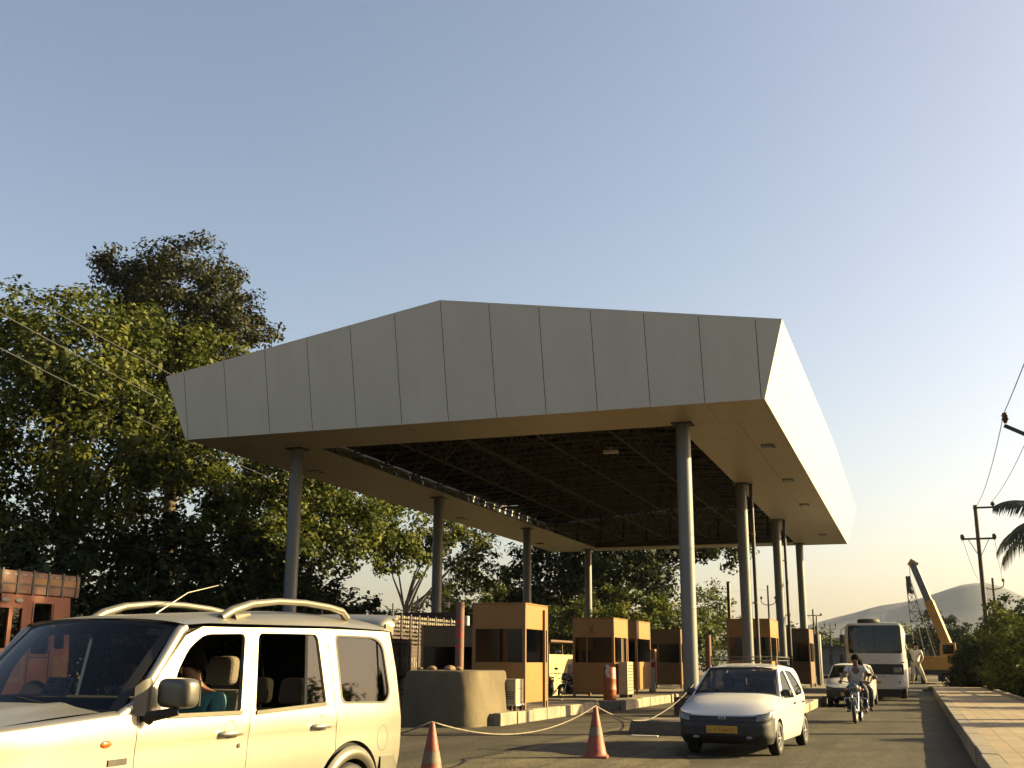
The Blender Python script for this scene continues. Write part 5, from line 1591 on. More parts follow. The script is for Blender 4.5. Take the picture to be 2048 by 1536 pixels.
    if driver:
        person('driver seen faintly through the windscreen of the ' + driver, loc, rz,
               dict(pelvis=(-.33, 1.22, .55), chest=(-.33, 1.30, .84), neck=(-.33, 1.28, 1.0), head=(-.33, 1.24, 1.12), sh_l=(-.16, 1.28, .92), el_l=(-.14, 1.05, .76), wr_l=(-.25, .86, .84),
                    sh_r=(-.5, 1.28, .92), el_r=(-.52, 1.05, .76), wr_r=(-.42, .86, .84), hip_l=(-.25, 1.18, .54), kn_l=(-.25, .78, .58), an_l=(-.25, .62, .36), hip_r=(-.41, 1.18, .54), kn_r=(-.41, .78, .58), an_r=(-.41, .62, .36)), GRYT, GRYT, hands=False, scale=1.0)
    return t
NX = math.cos(rad(4.2))
hatchback('white hatchback with black bumper, yellow number plate and roof rack driving towards the viewer', (-2.14 - .75 * NX, 18.8 + .75 * math.sin(rad(4.2)), 0), rad(-4.2), True, 'nearer white car', 'white cars on the right lane')
hatchback('white car right behind the motorcyclist, in front of the bus', (-2.18, 40.6, 0), rad(-1.0), False, 'white car behind the motorcyclist', 'white cars on the right lane')

# ================================================================ BUS
BUSW = mat('bus_white', (.66, .645, .61), .45, col2=(.56, .545, .50), scale=1.3, coat=.2)
BUSG = glass_mat('bus_glass', (.20, .22, .24), 1.0, .03)
bus = thing('bus', 'white bus with a wide dark windscreen approaching in the right lane', 'bus', (-1.50, 48.3, 0))
BW, BZ0, BZ1, BL = 1.15, .43, 3.02, 9.2
def bsec(y, k=0):
    return None
ring = round_poly([(-BW, BZ0), (BW, BZ0), (BW, BZ1), (-BW, BZ1)], [.06, .06, .30, .30], 7)
wsb = round_poly([(-1.04, 1.82), (1.04, 1.82), (1.02, 2.93), (-1.02, 2.93)], .10)
grl = round_poly([(-.98, .99), (1.04, .99), (1.04, 1.40), (-.98, 1.40)], .04)
def bfront(x, z, i):
    return (x * (1 - .0 * i), -.16 * (1 - (x / BW) ** 4) + .10 * max(0, (z - 1.8) / 1.2) ** 1.5 + .10 * (abs(x) / BW) ** 10 + i, z)
mb = MB()
panel(mb, ring, [wsb, grl], bfront, .11, 0, .05)
n = len(ring)
bodyring = lambda y: [(p[0], y, p[1]) for p in ring]
def edge(p): return bfront(p[0], p[1], 0)
vs = [edge(p) for p in ring] + bodyring(.35) + bodyring(BL)
wins = []
for k in range(6):
    pass
mb.add(vs[:2 * n], [(i, (i + 1) % n, n + (i + 1) % n, n + i) for i in range(n)], 0, True)
# roof and floor from the ring, sides as panels with windows
for i in range(n):
    a, b = ring[i], ring[(i + 1) % n]
    if abs(a[0]) >= BW - 1e-4 and abs(b[0]) >= BW - 1e-4 and a[0] * b[0] > 0: continue
    mb.add([(a[0], .35, a[1]), (b[0], .35, b[1]), (b[0], BL, b[1]), (a[0], BL, a[1])], [(0, 1, 2, 3)], 0, True)
zs0, zs1 = BZ0 + .06, BZ1 - .30
bwin = [round_poly([(1.5 + 1.25 * k, 1.62), (2.6 + 1.25 * k, 1.62), (2.6 + 1.25 * k, 2.5), (1.5 + 1.25 * k, 2.5)], .06) for k in range(6)]
archs = []
for s_ in (1, -1):
    holes = [list(q) for q in bwin]
    if s_ > 0: holes[0] = round_poly([(.55, .62), (1.25, .62), (1.25, 2.5), (.55, 2.5)], .05)
    panel(mb, [(.35, zs0), (1.9, zs0)] + arc(2.4, .5, .5, 180, 0, 10)[1:-1] + [(2.9, zs0), (6.5, zs0)] + arc(7.0, .5, .5, 180, 0, 10)[1:-1] + [(7.5, zs0), (BL, zs0), (BL, zs1), (.35, zs1)], holes, lambda y, z, i, s_=s_: (s_ * (BW - i), y, z), .25, 0, .04, smooth=False)
mb.add([(p[0], BL, p[1]) for p in ring], [tuple(range(n))])
mb.build('body', BUSW, bus)
mb = MB(); panel(mb, wsb, [], lambda x, z, i: (bfront(x, z, 0)[0], bfront(x, z, 0)[1] + .03, z), .12); mb.build('windscreen', BUSG, bus)
mb = MB(); mb.bar((0, -.155, 1.84), (0, -.06, 2.92), .03, .02); mb.build('windscreen_pillar', STEEL_DARK, bus)
mb = MB(); panel(mb, grl, [], lambda x, z, i: (x, bfront(x, z, 0)[1] + .045, z), .15)
for zz in np.linspace(1.05, 1.34, 6): mb.bar((-.6, -.13, zz), (.6, -.13, zz), .02, .02)
mb.build('grille', BUMPB, bus)
for s_ in (1, -1):
    for k in range(6):
        if s_ > 0 and k == 0: continue
        mb = MB(); mb.box(s_ * (BW - .02) - .004, s_ * (BW - .02) + .004, 1.5 + 1.25 * k, 2.6 + 1.25 * k, 1.62, 2.5)
        mb.build('side_window', BUSG, bus)
    mb = MB(); mb.box(s_ * .80 - .16, s_ * .80 + .16, -.10, -.03, 1.05, 1.27); mb.build('headlight', LENS, bus, bevel=.03)
    for dx in (-.06, .06):
        mb = MB(); mb.lathe([(.055, -.0), (.05, -.02), (0, -.03)], 'Y', (s_ * .78 + dx, -.09, .695), 16); mb.build('fog_lamp', AMBER if False else mat('lamp_dull', (.16, .12, .06), .3, col2=(.1, .08, .04)), bus)
    mb = MB(); mb.tube([(s_ * 1.12, -.02, 2.85), (s_ * 1.28, -.18, 2.75), (s_ * 1.28, -.18, 2.55)], .015, 6); mb.box(s_ * 1.27 - .08, s_ * 1.27 + .08, -.21, -.16, 2.2, 2.56); mb.build('mirror', STEEL_DARK, bus)
    for wy in (2.4, 7.0): wheel(bus, (s_ * .95, wy, .48), .48, .28, s_, SILVER, 8, .55)
    mb = MB(); mb.ball((s_ * 1.03, -.07, 1.47), .05, 6, 0, (1.3, .5, .6)); mb.build('indicator', AMBER, bus)
mb = MB(); mb.box(-1.12, 1.12, -.13, .02, .45, .58); mb.build('bumper', BUSW, bus, bevel=.04)
mb = MB(); mb.box(-.95, .95, -.02, 9.0, .36, .44); mb.box(-.9, .9, .12, .3, .12, .36); mb.build('chassis', BUMPB, bus)
for (xx, zz, ww, hh, mm, rows, cols) in ((.06, .90, .55, .13, BUSW, 1, 9), (-.02, .70, .36, .10, PLATE, 1, 8), (.0, 1.56, .30, .06, BUSW, 1, 6)):
    mb = MB(); yy = bfront(xx, zz, 0)[1] - (.012 if zz > .85 else .035); mb.box(xx - ww / 2, xx + ww / 2, yy - .004, yy + .003, zz - hh / 2, zz + hh / 2); bo = mb.build('number_plate' if zz < 1.2 else 'front_lettering', mm, bus)
    mb = MB(); scribbles(mb, (xx - ww / 2 + .02, yy - .006, zz - hh * .4), (1, 0, 0), (0, 0, 1), ww - .04, hh * .8, rows, cols, int(zz * 100)); mb.build('characters', PLINK, bo)
mb = MB()
for k in range(5): mb.box(-.95, .95, 1.4 + 1.4 * k, 1.5 + 1.4 * k, .95, 1.9)
mb.box(-1.0, 1.0, -.02, .25, 1.15, 1.55)
mb.box(-1.1, 1.1, .3, BL - .1, .85, .9)
mb.build('seats', DARKIN, bus)
mb = MB(); mb.lathe([(.24, -.09), (.42, -.10), (.46, -.05), (.46, .05), (.42, .10), (.24, .09)], 'Z', (-.25, 1.9, 3.15), 24); o = mb.build('spare_tyre', BLACK); o.location = (-1.50, 48.3, 0); tag(o, 'dark spare tyre lying on the roof of the white bus', 'tyre')
person('bus driver in pale clothes behind the bus windscreen', (-1.5, 48.3, 0), 0,
       dict(pelvis=(-.62, .75, 1.45), chest=(-.62, .72, 1.78), neck=(-.62, .70, 1.96), head=(-.62, .66, 2.09), sh_l=(-.43, .7, 1.88), el_l=(-.40, .45, 1.68), wr_l=(-.5, .25, 1.75), sh_r=(-.81, .7, 1.88), el_r=(-.84, .45, 1.68), wr_r=(-.74, .25, 1.75),
            hip_l=(-.52, .7, 1.43), kn_l=(-.52, .3, 1.45), an_l=(-.52, .2, 1.1), hip_r=(-.72, .7, 1.43), kn_r=(-.72, .3, 1.45), an_r=(-.72, .2, 1.1)), WSHIRT, GRYT, hands=False)
person('man in pale clothes leaning out of the bus door', (0, 49.25, 0), 0,
       dict(pelvis=(.0, .1, 1.42), chest=(.05, .06, 1.80), neck=(.07, .03, 2.0), head=(.08, .0, 2.14), sh_l=(.24, .06, 1.90), el_l=(.30, .0, 1.62), wr_l=(.16, -.14, 1.45), sh_r=(-.13, .06, 1.90), el_r=(-.30, .04, 1.95), wr_r=(-.34, .1, 2.2),
            hip_l=(.10, .1, 1.40), kn_l=(.24, -.02, 1.05), an_l=(.34, .08, .70), hip_r=(-.1, .1, 1.40), kn_r=(-.10, -.02, 1.02), an_r=(-.16, .1, .70)), WSHIRT, CREAMT)

# ================================================================ TRUCKS
TORG = mat('truck_orange', (.20, .045, .010), .6, col2=(.15, .036, .010), scale=3)
TWOOD = mat('truck_wood', (.12, .052, .022), .75, col2=(.085, .036, .017), scale=5, stretch=(1, 1, 4))
TMAR = mat('truck_maroon', (.055, .018, .012), .7, col2=(.035, .014, .01), scale=4)
TYEL = mat('truck_yellow', (.24, .115, .022), .6, col2=(.18, .085, .018), scale=8)
TPINK = mat('truck_salmon', (.16, .062, .030), .6, col2=(.115, .045, .022), scale=5)
DOTW = mat('painted_dots', (.22, .205, .18), .7, col2=(.15, .14, .12), scale=20)
def truck(label, loc, cab, slat, nslat, cargo=False, dots=False, crown=True):
    """heading +Y: cab front at y=0, cargo body behind it"""
    t = thing('truck', label, 'truck', loc, 0, 'goods trucks in the left lanes')
    H = 1.15
    mb = MB()
    # cab shell with door and window openings on both sides
    out = [(-2.0, .75), (-1.28, .75)] + arc(-.85, .55, .48, 155, 25, 10) + [(-.35, .75), (0, .8), (0, 1.45), (-.12, 2.62), (-2.0, 2.62)]
    door = round_poly([(-1.08, 1.52), (-.60, 1.52), (-.60, 2.48), (-1.08, 2.48)], .04)
    w1 = [(-1.62, 1.62), (-1.38, 1.62), (-1.38, 2.36), (-1.62, 2.36)]; w2 = [(-1.95, 1.62), (-1.72, 1.62), (-1.72, 2.36), (-1.95, 2.36)]
    w3 = round_poly([(-.46, 1.62), (-.16, 1.62), (-.24, 2.2), (-.46, 2.2)], .08)
    for s_ in (1, -1): panel(mb, out, [door, w1, w2, w3], lambda y, z, i, s_=s_: (s_ * (H - i), y, z), .2, 0, .05, smooth=False)
    mb.box(-H, H, -2.0, -1.95, .75, 2.62); mb.box(-H + .05, H - .05, -.06, 0, .75, 1.45)
    mb.build('cab', cab, t)
    mb = MB(); mb.add([(-1.0, -.02, 1.5), (1.0, -.02, 1.5), (1.0, -.115, 2.5), (-1.0, -.115, 2.5)], [(0, 1, 2, 3)]); mb.build('windscreen', BUSG, t)
    for s_ in (1, -1):
        for w_ in (w1, w2):
            mb = MB(); mb.add([(s_ * (H - .04), p[0], p[1]) for p in w_], [(0, 1, 2, 3)]); mb.build('side_window', DARKGLASS, t)
    if crown:
        mb = MB(); mb.box(-H - .02, H + .02, -2.05, .10, 2.63, 3.06); co = mb.build('crown', TPINK if cab is TORG else cab, t, bevel=.02)
        for s_ in (1, -1):
            mb = MB()
            for k in range(6): mb.box(s_ * (H + .025) - .012, s_ * (H + .025) + .012, -2.03 + .40 * k, -1.98 + .40 * k, 2.62, 3.09)
            mb.box(s_ * (H + .022) - .012, s_ * (H + .022) + .012, -2.05, .1, 2.80, 2.83)
            mb.build('battens', STEEL_DARK, co)
        for s_ in (1, -1):
            mb = MB(); mb.box(s_ * (H + .0215) - .002, s_ * (H + .0215) + .002, -1.25, .06, 2.84, 2.96)
            mb.build('painted_band', TYEL, co)
        rr = random.Random(3)
        for s_ in (1, -1):
            mb = MB()
            for k in range(9): mb.box(s_ * (H + .024) - .002, s_ * (H + .024) + .002, -1.95 + .22 * k, -1.95 + .22 * k + .13, 2.975, 3.01)
            mb.build('painted_marks', DOTW, co)
        for s_ in (1, -1):
            for yy in (-1.84, -1.5):
                mb = MB(); mb.ball((s_ * (H + .01), yy, 2.50), .11, 6, 0, (.2, 1, .45)); mb.build('window_hood', DOTW, t)
    for s_ in (1, -1):
        mb = MB()
        for pts in ([(-1.12, 1.46), (-.56, 1.46), (-.54, .95), (-.45, .85)], [(-1.12, 2.5), (-1.12, .85)], [(-.56, 2.5), (-.56, 1.46)], [(-1.95, 1.52), (-1.2, 1.52)]):
            mb.tube([(s_ * (H + .002), a, b) for a, b in pts], .012, 5)
        mb.build('door_outline', STEEL_DARK, t)
        mb = MB(); mb.add([(s_ * (H + .004), y, z) for y, z in ((-1.92, 1.0), (-1.2, 1.0), (-1.2, 1.46), (-1.92, 1.46))], [(0, 1, 2, 3)]); mb.add([(s_ * (H + .006), y, z) for y, z in ((-1.85, 1.08), (-1.27, 1.08), (-1.27, 1.38), (-1.85, 1.38))], [(0, 1, 2, 3)], 1); mb.build('painted_panel', [TYEL, TPINK], t)
        mb = MB(); mb.add([(s_ * (H + .004), y, z) for y, z in ((-.42, .95), (-.05, .95), (-.08, 1.48), (-.42, 1.48))], [(0, 1, 2, 3)]); mb.build('painted_panel', TYEL, t)
        mb = MB(); mb.lathe([(.10, 0), (.09, .02), (0, .03)], 'Y', (s_ * .85, 0, 1.05), 16); mb.build('headlight', LENS, t)
        mb = MB(); mb.tube([(s_ * H, -.2, 2.2), (s_ * (H + .2), -.05, 2.25)], .012, 6); mb.box(s_ * (H + .2) - .07, s_ * (H + .2) + .07, -.06, -.03, 1.95, 2.3); mb.build('mirror', DOTW, t)
        for wy in (-.85, -5.0, -6.0): wheel(t, (s_ * .92, wy, .5), .5, .3, s_, SILVER, 6, .5)
    # cargo body
    y0, y1, z0, z1 = -7.3, -2.12, 1.08, 2.78
    mb = MB(); mb.box(-H - .03, H + .03, y0, y1, z0 - .1, z0); mb.build('floor', slat, t)
    mb = MB()
    gap = (z1 - z0) / nslat
    for s_ in (1, -1):
        xx = s_ * H
        for k in range(nslat):
            tall = k < (nslat * .42)
            mb.box(xx - .02, xx + .02, y0 + .001, y1, z0 + gap * k + .005, z0 + gap * (k + (.97 if tall else .52)))
    for k in range(nslat): mb.box(-H + .021, H - .021, y0, y0 + .04, z0 + gap * k + .005, z0 + gap * (k + .6))
    mb.box(-H + .021, H - .021, y1 - .04, y1, z0, z1 + .25)
    mb.build('side_boards', slat, t)
    mb = MB()
    for s_ in (1, -1):
        k = 0
        for yy in np.linspace(y0, y1 - .06, 9):
            mb.box(s_ * (H + .035) - .014, s_ * (H + .035) + .014, yy, yy + .07, z0 - .1, z1 + .28 * (1 if k in (0, 8) else 0) + .02); k += 1
    mb.build('stanchions', STEEL_DARK, t)
    mb = MB(); mb.box(-.45, .45, -7.2, -.2, .62, .9); mb.box(-H, H, y0 - .05, y0, .5, .62); mb.build('chassis', BUMPB, t)
    mb = MB(); mb.box(-H + .05, H - .05, y0 + .08, y1 - .1, z0 + .01, z1 - .03); mb.build('load', DARKIN, t)
    if dots:
        mb = MB()
        rr = random.Random(2)
        for s_ in (1, -1):
            for k in range(30):
                yy = y0 + .2 + (y1 - y0 - .4) * k / 29
                for zz, hh, ww in ((2.70, .05, .055), (2.56, .05, .05), (2.43, .045, .05), (2.30, .04, .04), (1.45, .09, .045), (1.30, .1, .04)):
                    if rr.random() < .8: mb.ball((s_ * (H + .022), yy + rr.uniform(-.02, .02), zz), ww, 4, 0, (.15, 1, hh / ww))
        o = mb.build('painted_dots', DOTW, t); o['kind'] = 'stuff'
    return t
truck('orange truck with overhanging painted crown above its cab at the left edge', (-17.15, 18.45, 0), TORG, TWOOD, 9, True)
truck('dark maroon truck body with rows of pale painted dots in the canopy shade', (-15.65, 37.4, 0), TMAR, TMAR, 14, dots=True, crown=False)
TARP = mat('tarpaulin', (.14, .125, .10), .9, col2=(.2, .18, .145), scale=4, bump=.8, bscale=6)
mb = MB()
def tp_(u, v_):
    x, y = -1.2 + 2.4 * u, -7.3 + 5.0 * v_
    return (x, y, 2.82 + .34 * (1 - abs(2 * u - 1) ** 3) * (1 - abs(2 * v_ - 1) ** 6) + .05 * math.sin(5 * y) * math.cos(4 * x))
mb.grid(tp_, 24, 40)
o = mb.build('tarpaulin', TARP); o.location = (-17.15, 18.45, 0); tag(o, 'grey brown tarpaulin heaped over the cargo of the orange truck', 'tarpaulin')
# ================================================================ MOTORCYCLES
def motorcycle(label, loc, rz, paint, group='motorcycles', steer=0):
    """front towards -Y, front axle at y=0"""
    t = thing('motorcycle', label, 'motorcycle', loc, rz, group)
    R_, WB = .295, 1.27
    for y in (0, WB):
        mb = MB(); mb.lathe([(.215, -.035), (.27, -.045), (R_, -.02), (R_, .02), (.27, .045), (.215, .035)], 'X', (0, y, R_), 30); wo = mb.build('wheel', BLACK, t)
        mb = MB(); mb.lathe([(.215, -.03), (.20, -.02), (.20, .02), (.215, .03)], 'X', (0, y, R_), 30)
        for k in range(6):
            a = math.pi * k / 3; mb.bar((0, y + .03 * math.cos(a), R_ + .03 * math.sin(a)), (0, y + .205 * math.cos(a), R_ + .205 * math.sin(a)), .02, .02)
        mb.lathe([(0, -.05), (.05, -.05), (.05, .05), (0, .05)], 'X', (0, y, R_), 14); mb.build('rim', SILVER, wo)
    mb = MB()
    for s_ in (1, -1):
        mb.tube([(s_ * .075, 0, R_), (s_ * .075, .28, .80)], .019, 8)
    mb.build('fork', SILVER, t)
    mb = MB(); mb.grid(lambda u, v_: (-.06 + .12 * u, (R_ + .04) * math.cos(rad(35 + 120 * v_)), R_ + (R_ + .04 - .02 * abs(2 * u - 1)) * math.sin(rad(35 + 120 * v_))), 6, 16); mb.build('front_mudguard', paint, t)
    mb = MB(); mb.grid(lambda u, v_: (-.075 + .15 * u, WB + (R_ + .06) * math.cos(rad(20 + 110 * v_)), R_ + (R_ + .07) * math.sin(rad(20 + 110 * v_))), 6, 16); mb.build('rear_mudguard', BUMPB, t)
    mb = MB(); mb.tube([(-.36, .36, .98), (-.30, .27, 1.0), (-.1, .24, .96), (.1, .24, .96), (.30, .27, 1.0), (.36, .36, .98)], .013, 8)
    for s_ in (1, -1): mb.tube([(s_ * .30, .30, .995), (s_ * .39, .40, .97)], .019, 8)
    hb = mb.build('handlebar', STEEL_DARK, t)
    mb = MB()
    for s_ in (1, -1):
        mb.tube([(s_ * .29, .28, 1.0), (s_ * .36, .27, 1.13)], .007, 5); mb.ball((s_ * .37, .275, 1.16), .06, 6, 0, (1, .3, .7))
    mb.build('mirrors', BLACK, hb)
    mb = MB(); mb.ball((0, .16, .84), .10, 10, 0, (1.05, .8, 1.1)); mb.grid(lambda u, v_: (-.13 + .26 * u, .13 + .05 * abs(2 * u - 1) + .06 * v_, .76 + .26 * v_ - .03 * abs(2 * u - 1)), 8, 6); mb.build('headlamp_cowl', paint, t)
    mb = MB(); mb.lathe([(.085, .09), (.06, .06), (0, .055)], 'Y', (0, 0, .84), 20); mb.build('headlamp', LENS, t)
    for s_ in (1, -1):
        mb = MB(); mb.tube([(s_ * .1, .16, .80), (s_ * .19, .15, .80)], .008, 5); mb.ball((s_ * .2, .145, .80), .028, 6); mb.build('indicator', AMBER, t)
    mb = MB(); mb.box(-.09, .09, -.035, -.025, .66, .71) if False else mb.box(-.08, .08, .06, .07, .66, .72); mb.build('number_plate', PAPER, t)
    mb = MB(); mb.ball((0, .55, .80), .2, 12, 0, (.68, 1.35, .62)); mb.build('fuel_tank', paint, t)
    mb = MB(); mb.prism(round_poly([(-.12, .78), (.12, .78), (.13, .84), (-.13, .84)], .04), 'Y', .74, 1.52); mb.build('seat', BLACK, t, bevel=.03)
    mb = MB(); mb.prism([(.84, .55), (1.35, .62), (1.55, .76), (.84, .76)], 'X', -.12, .12); mb.build('side_panel', paint, t, bevel=.02)
    mb = MB(); mb.box(-.13, .13, .42, .82, .26, .52); mb.lathe([(.11, -.16), (.11, .16)], 'X', (0, .66, .36), 18); mb.bar((0, .5, .5), (0, .38, .66), .14, .14)
    mb.build('engine', STEEL_DARK, t, bevel=.02)
    mb = MB(); mb.tube([(0, .25, .82), (0, .32, .60), (0, .42, .3), (0, .8, .25), (0, 1.27, .32)], .022, 8); mb.tube([(0, .3, .75), (0, .9, .74), (0, 1.5, .72)], .022, 8); mb.tube([(.1, 1.27, .3), (.12, 1.1, .70)], .02, 8); mb.tube([(-.1, 1.27, .3), (-.12, 1.1, .70)], .02, 8); mb.build('frame', STEEL_DARK, t)
    mb = MB(); mb.tube([(.14, .45, .4), (.17, .5, .24), (.17, .9, .22), (.17, 1.55, .33)], [.022, .024, .04, .045], 10); mb.build('exhaust', CHROME, t)
    mb = MB()
    for s_ in (1, -1): mb.tube([(s_ * .05, .36, .62), (s_ * .27, .33, .58), (s_ * .28, .36, .32), (s_ * .05, .42, .26)], .013, 6)
    mb.tube([(-.25, .68, .27), (.25, .68, .27)], .016, 6); mb.tube([(.1, .1, .05), (.1, .1, .05)], .001, 3) if False else None
    mb.build('leg_guard', CHROME, t)
    mb = MB(); mb.ball((0, 1.66, .66), .05, 6, 0, (1.4, .5, .7)); mb.build('tail_lamp', REDL, t)
    return t
BKGREY = mat('bike_grey', (.12, .12, .115), .35, .2, coat=.5, col2=(.1, .1, .095))
BKRED = mat('bike_red', (.42, .03, .025), .35, coat=.5, col2=(.34, .025, .02), scale=6)
BKBLK = mat('bike_black', (.012, .012, .014), .3, coat=.5, col2=(.02, .02, .022))
motorcycle('motorcycle ridden by the man in a white shirt in the right lane', (-1.49, 29.45, .0), rad(-3), BKGREY, 'motorcycles on the road')
person('motorcyclist in an open necked white shirt riding towards the viewer', (-1.49, 29.45, 0), rad(-3),
       dict(pelvis=(0, .98, .92), chest=(0, .86, 1.22), neck=(0, .83, 1.39), head=(0, .80, 1.515), sh_l=(.205, .86, 1.31), el_l=(.33, .68, 1.10), wr_l=(.335, .42, 1.015), sh_r=(-.205, .86, 1.31), el_r=(-.33, .68, 1.10), wr_r=(-.335, .42, 1.015),
            hip_l=(.10, .94, .89), kn_l=(.235, .56, .74), an_l=(.21, .70, .32), toe_l=(.22, .54, .27), hip_r=(-.10, .94, .89), kn_r=(-.235, .56, .74), an_r=(-.21, .70, .32), toe_r=(-.22, .54, .27)), WSHIRT, NAVY, sleeve=.6)
person('pillion passenger half hidden behind the motorcyclist, bare shins', (-1.49, 29.45, 0), rad(-3),
       dict(pelvis=(.04, 1.36, .90), chest=(.05, 1.27, 1.16), neck=(.05, 1.25, 1.29), head=(.05, 1.20, 1.395), sh_l=(.24, 1.27, 1.21), el_l=(.33, 1.10, 1.02), wr_l=(.25, .95, .93), sh_r=(-.14, 1.27, 1.21), el_r=(-.22, 1.1, 1.06), wr_r=(-.18, .98, .94),
            hip_l=(.15, 1.32, .90), kn_l=(.31, .98, .74), an_l=(.29, 1.10, .33), toe_l=(.31, .95, .28), hip_r=(-.06, 1.32, .90), kn_r=(-.27, .98, .74), an_r=(-.26, 1.10, .33), toe_r=(-.27, .95, .28)), CREAMT, NAVY)
motorcycle('red parked motorcycle beside the right wall of the nearest booth', (-13.25, 41.0, .0), rad(8), BKRED, 'motorcycles parked between the booths')
motorcycle('black parked motorcycle left of the orange barrel', (-12.45, 40.6, .0), rad(-12), BKBLK, 'motorcycles parked between the booths')

# ================================================================ WALLS, KIOSK, MARKER BY THE BOOTHS
YELW = mat('cream_wall', (.55, .43, .20), .85, col2=(.44, .34, .155), scale=1.4, bump=.3, bscale=20)
kw = thing('kiosk', 'low cream walled kiosk between the nearest booth and the crossed booth', 'kiosk', (-15.6, 48.6, 0))
mb = MB(); mb.box(-.8, .8, -2.2, 2.4, -.02, 1.72); mb.build('wall', YELW, kw, bevel=.01)
mb = MB(); mb.box(-.95, .95, -2.4, 2.6, 2.25, 2.33)
for yy in (-2.0, 0, 2.2): mb.box(.66, .72, yy, yy + .06, 1.721, 2.249); mb.box(-.72, -.66, yy, yy + .06, 1.721, 2.249)
mb.build('canopy_roof', TWOOD, kw)
mb = MB()
for yy in (-1.2, .1, 1.3): mb.box(.801, .806, yy, yy + .03, .0, 1.70)
mb.box(.801, .812, .5, 1.2, .7, 1.3)
mb.build('wall_joint', STEEL_DARK, kw)
mb = MB(); mb.box(-.1, .1, -1.5, -1.2, 1.725, 2.2); mb.build('lit_cabinet', WSHIRT, kw)
kp = thing('barrier_cabinet', 'narrow red and white barrier post right of the booth behind the crossed one', 'barrier', (-10.0, 45.0, .27))
mb = MB(); mb.box(-.12, .12, -.12, .12, 0, 1.25); mb.build('pillar', WSHIRT, kp, bevel=.02)
mb = MB(); mb.box(.121, .16, -.10, .10, .35, 1.24); mb.box(-.125, .125, -.125, -.121, .95, 1.15); mb.build('red_panel', BKRED, kp)
mb = MB(); mb.box(-.16, .16, -.16, .16, 1.252, 1.66); mb.build('head', OCH, kp, bevel=.03)

# ================================================================ POLES AND WIRES
POLEM = mat('pole_steel', (.022, .02, .018), .7, col2=(.04, .035, .03), scale=3)
INSU = mat('insulator', (.035, .022, .016), .3, col2=(.05, .03, .02))
def insulator(parent, x, y, z, h=.22, r=.09):
    mb = MB(); mb.lathe([(0, h), (r * .6, h), (r, h * .7), (r * .7, h * .62), (r, h * .35), (r * .7, h * .28), (r * .35, 0), (0, 0)], 'Z', (x, y, z), 12)
    mb.build('insulator', INSU, parent)
def power_pole(label, x, y, h, arms, u=False, r=.09, lean=0):
    t = thing('power_pole', label, 'power pole', (x, y, -.05), 0, 'power poles')
    t.rotation_euler = (0, lean, 0)
    mb = MB(); mb.tube([(0, 0, 0), (0, 0, h)], [r * 1.25, r], 10); mb.build('pole', POLEM, t)
    for z, w, one in arms:
        x0 = -.12 if one else -w
        if u:
            mb = MB(); mb.tube([(-w, 0, z + .45), (-w * .92, 0, z + .15), (-w * .5, 0, z - .03), (0, 0, z - .08), (w * .5, 0, z - .03), (w * .92, 0, z + .15), (w, 0, z + .45)], .045, 6); mb.build('bracket_arm', POLEM, t)
        else:
            mb = MB(); mb.bar((x0, -.12, z), (w, -.12, z), .09, .09)
            mb.build('cross_arm', POLEM, t)
            if not one:
                mb = MB()
                for s_ in (1, -1): mb.bar((s_ * w * .62, -.12, z - .02), (0, -.1, z - .95), .045, .03)
                mb.build('brace', POLEM, t)
        for s_ in ((1,) if one else (1, -1)):
            insulator(t, s_ * (w - .04), -.12 if not u else 0, z + (.05 if not u else .45) - (.12 if not one and not u else 0), .3 if not one else .22, .12)
    return t
power_pole('power pole rising from the creeper bush beside the footpath', 3.45, 60, 9.25, [(9.1, .85, True), (7.55, .78, False)], r=.10)
power_pole('power pole with curved bracket arms in front of the hill', 6.2, 95, 8.0, [(7.2, .8, False)], u=True)
power_pole('distant pole with bracket arms between the second and third right columns', -12.9, 110, 8.7, [(6.9, .7, False)], u=True, r=.09)
power_pole('distant pole with two cross arms behind the farthest booth', -10.4, 130, 7.3, [(6.6, .9, False)], r=.09)
power_pole('tiny far pole left of the bus', -9.95, 150, 6.3, [(5.6, .7, False)], u=True, r=.07)
power_pole('tiny far pole beside the bus left mirror', -4.2, 120, 5.0, [(4.4, .5, False)], u=True, r=.07)
# nearer pole out of frame, its slanting bracket reaches into view
np_ = thing('power_pole', 'near pole outside the frame whose bracket arm enters at the right edge', 'power pole', (4.25, 33.2, -.05), 0, 'power poles')
mb = MB(); mb.tube([(0, 0, 0), (0, 0, 9.4)], [.13, .10], 10); mb.build('pole', POLEM, np_)
mb = MB(); mb.bar((-1.40, -.2, 7.96), (0, 0, 7.22), .09, .09); mb.build('bracket_arm', POLEM, np_); insulator(np_, -1.36, -.2, 8.02, .3, .10)
mb = MB(); mb.bar((1.40, -.2, 7.96), (0, 0, 7.22), .09, .09); mb.build('bracket_arm', POLEM, np_); insulator(np_, 1.36, -.2, 8.02, .3, .10)
WIREM = mat('wire', (.03, .03, .03), .6)
def wire(label, a, b, s, r=.012, n=24):
    mb = MB(); mb.tube(sag(a, b, s, n), r, 5); return tag(mb.build('wire', WIREM), label, 'wire', 'overhead wires')
wire('overhead wire from the bracket at the right edge to the power pole top', (2.87, 33, 8.25), (3.5, 59.9, 9.15), .35)
wire('overhead wire rising from the bracket insulator out of the top right', (2.87, 33, 8.25), (2.9, 4, 8.6), .3)
wire('overhead wire running right of the bracket to the pole top arm', (4.26, 59.9, 9.35), (4.25, 33.2, 9.3), .35)
wire('overhead wire leaving the lower left arm of the power pole', (2.71, 59.9, 7.5), (5.4, 95, 7.6), .5)
wire('overhead wire leaving the lower right arm of the power pole', (4.19, 59.9, 7.5), (7.0, 95, 7.6), .5)
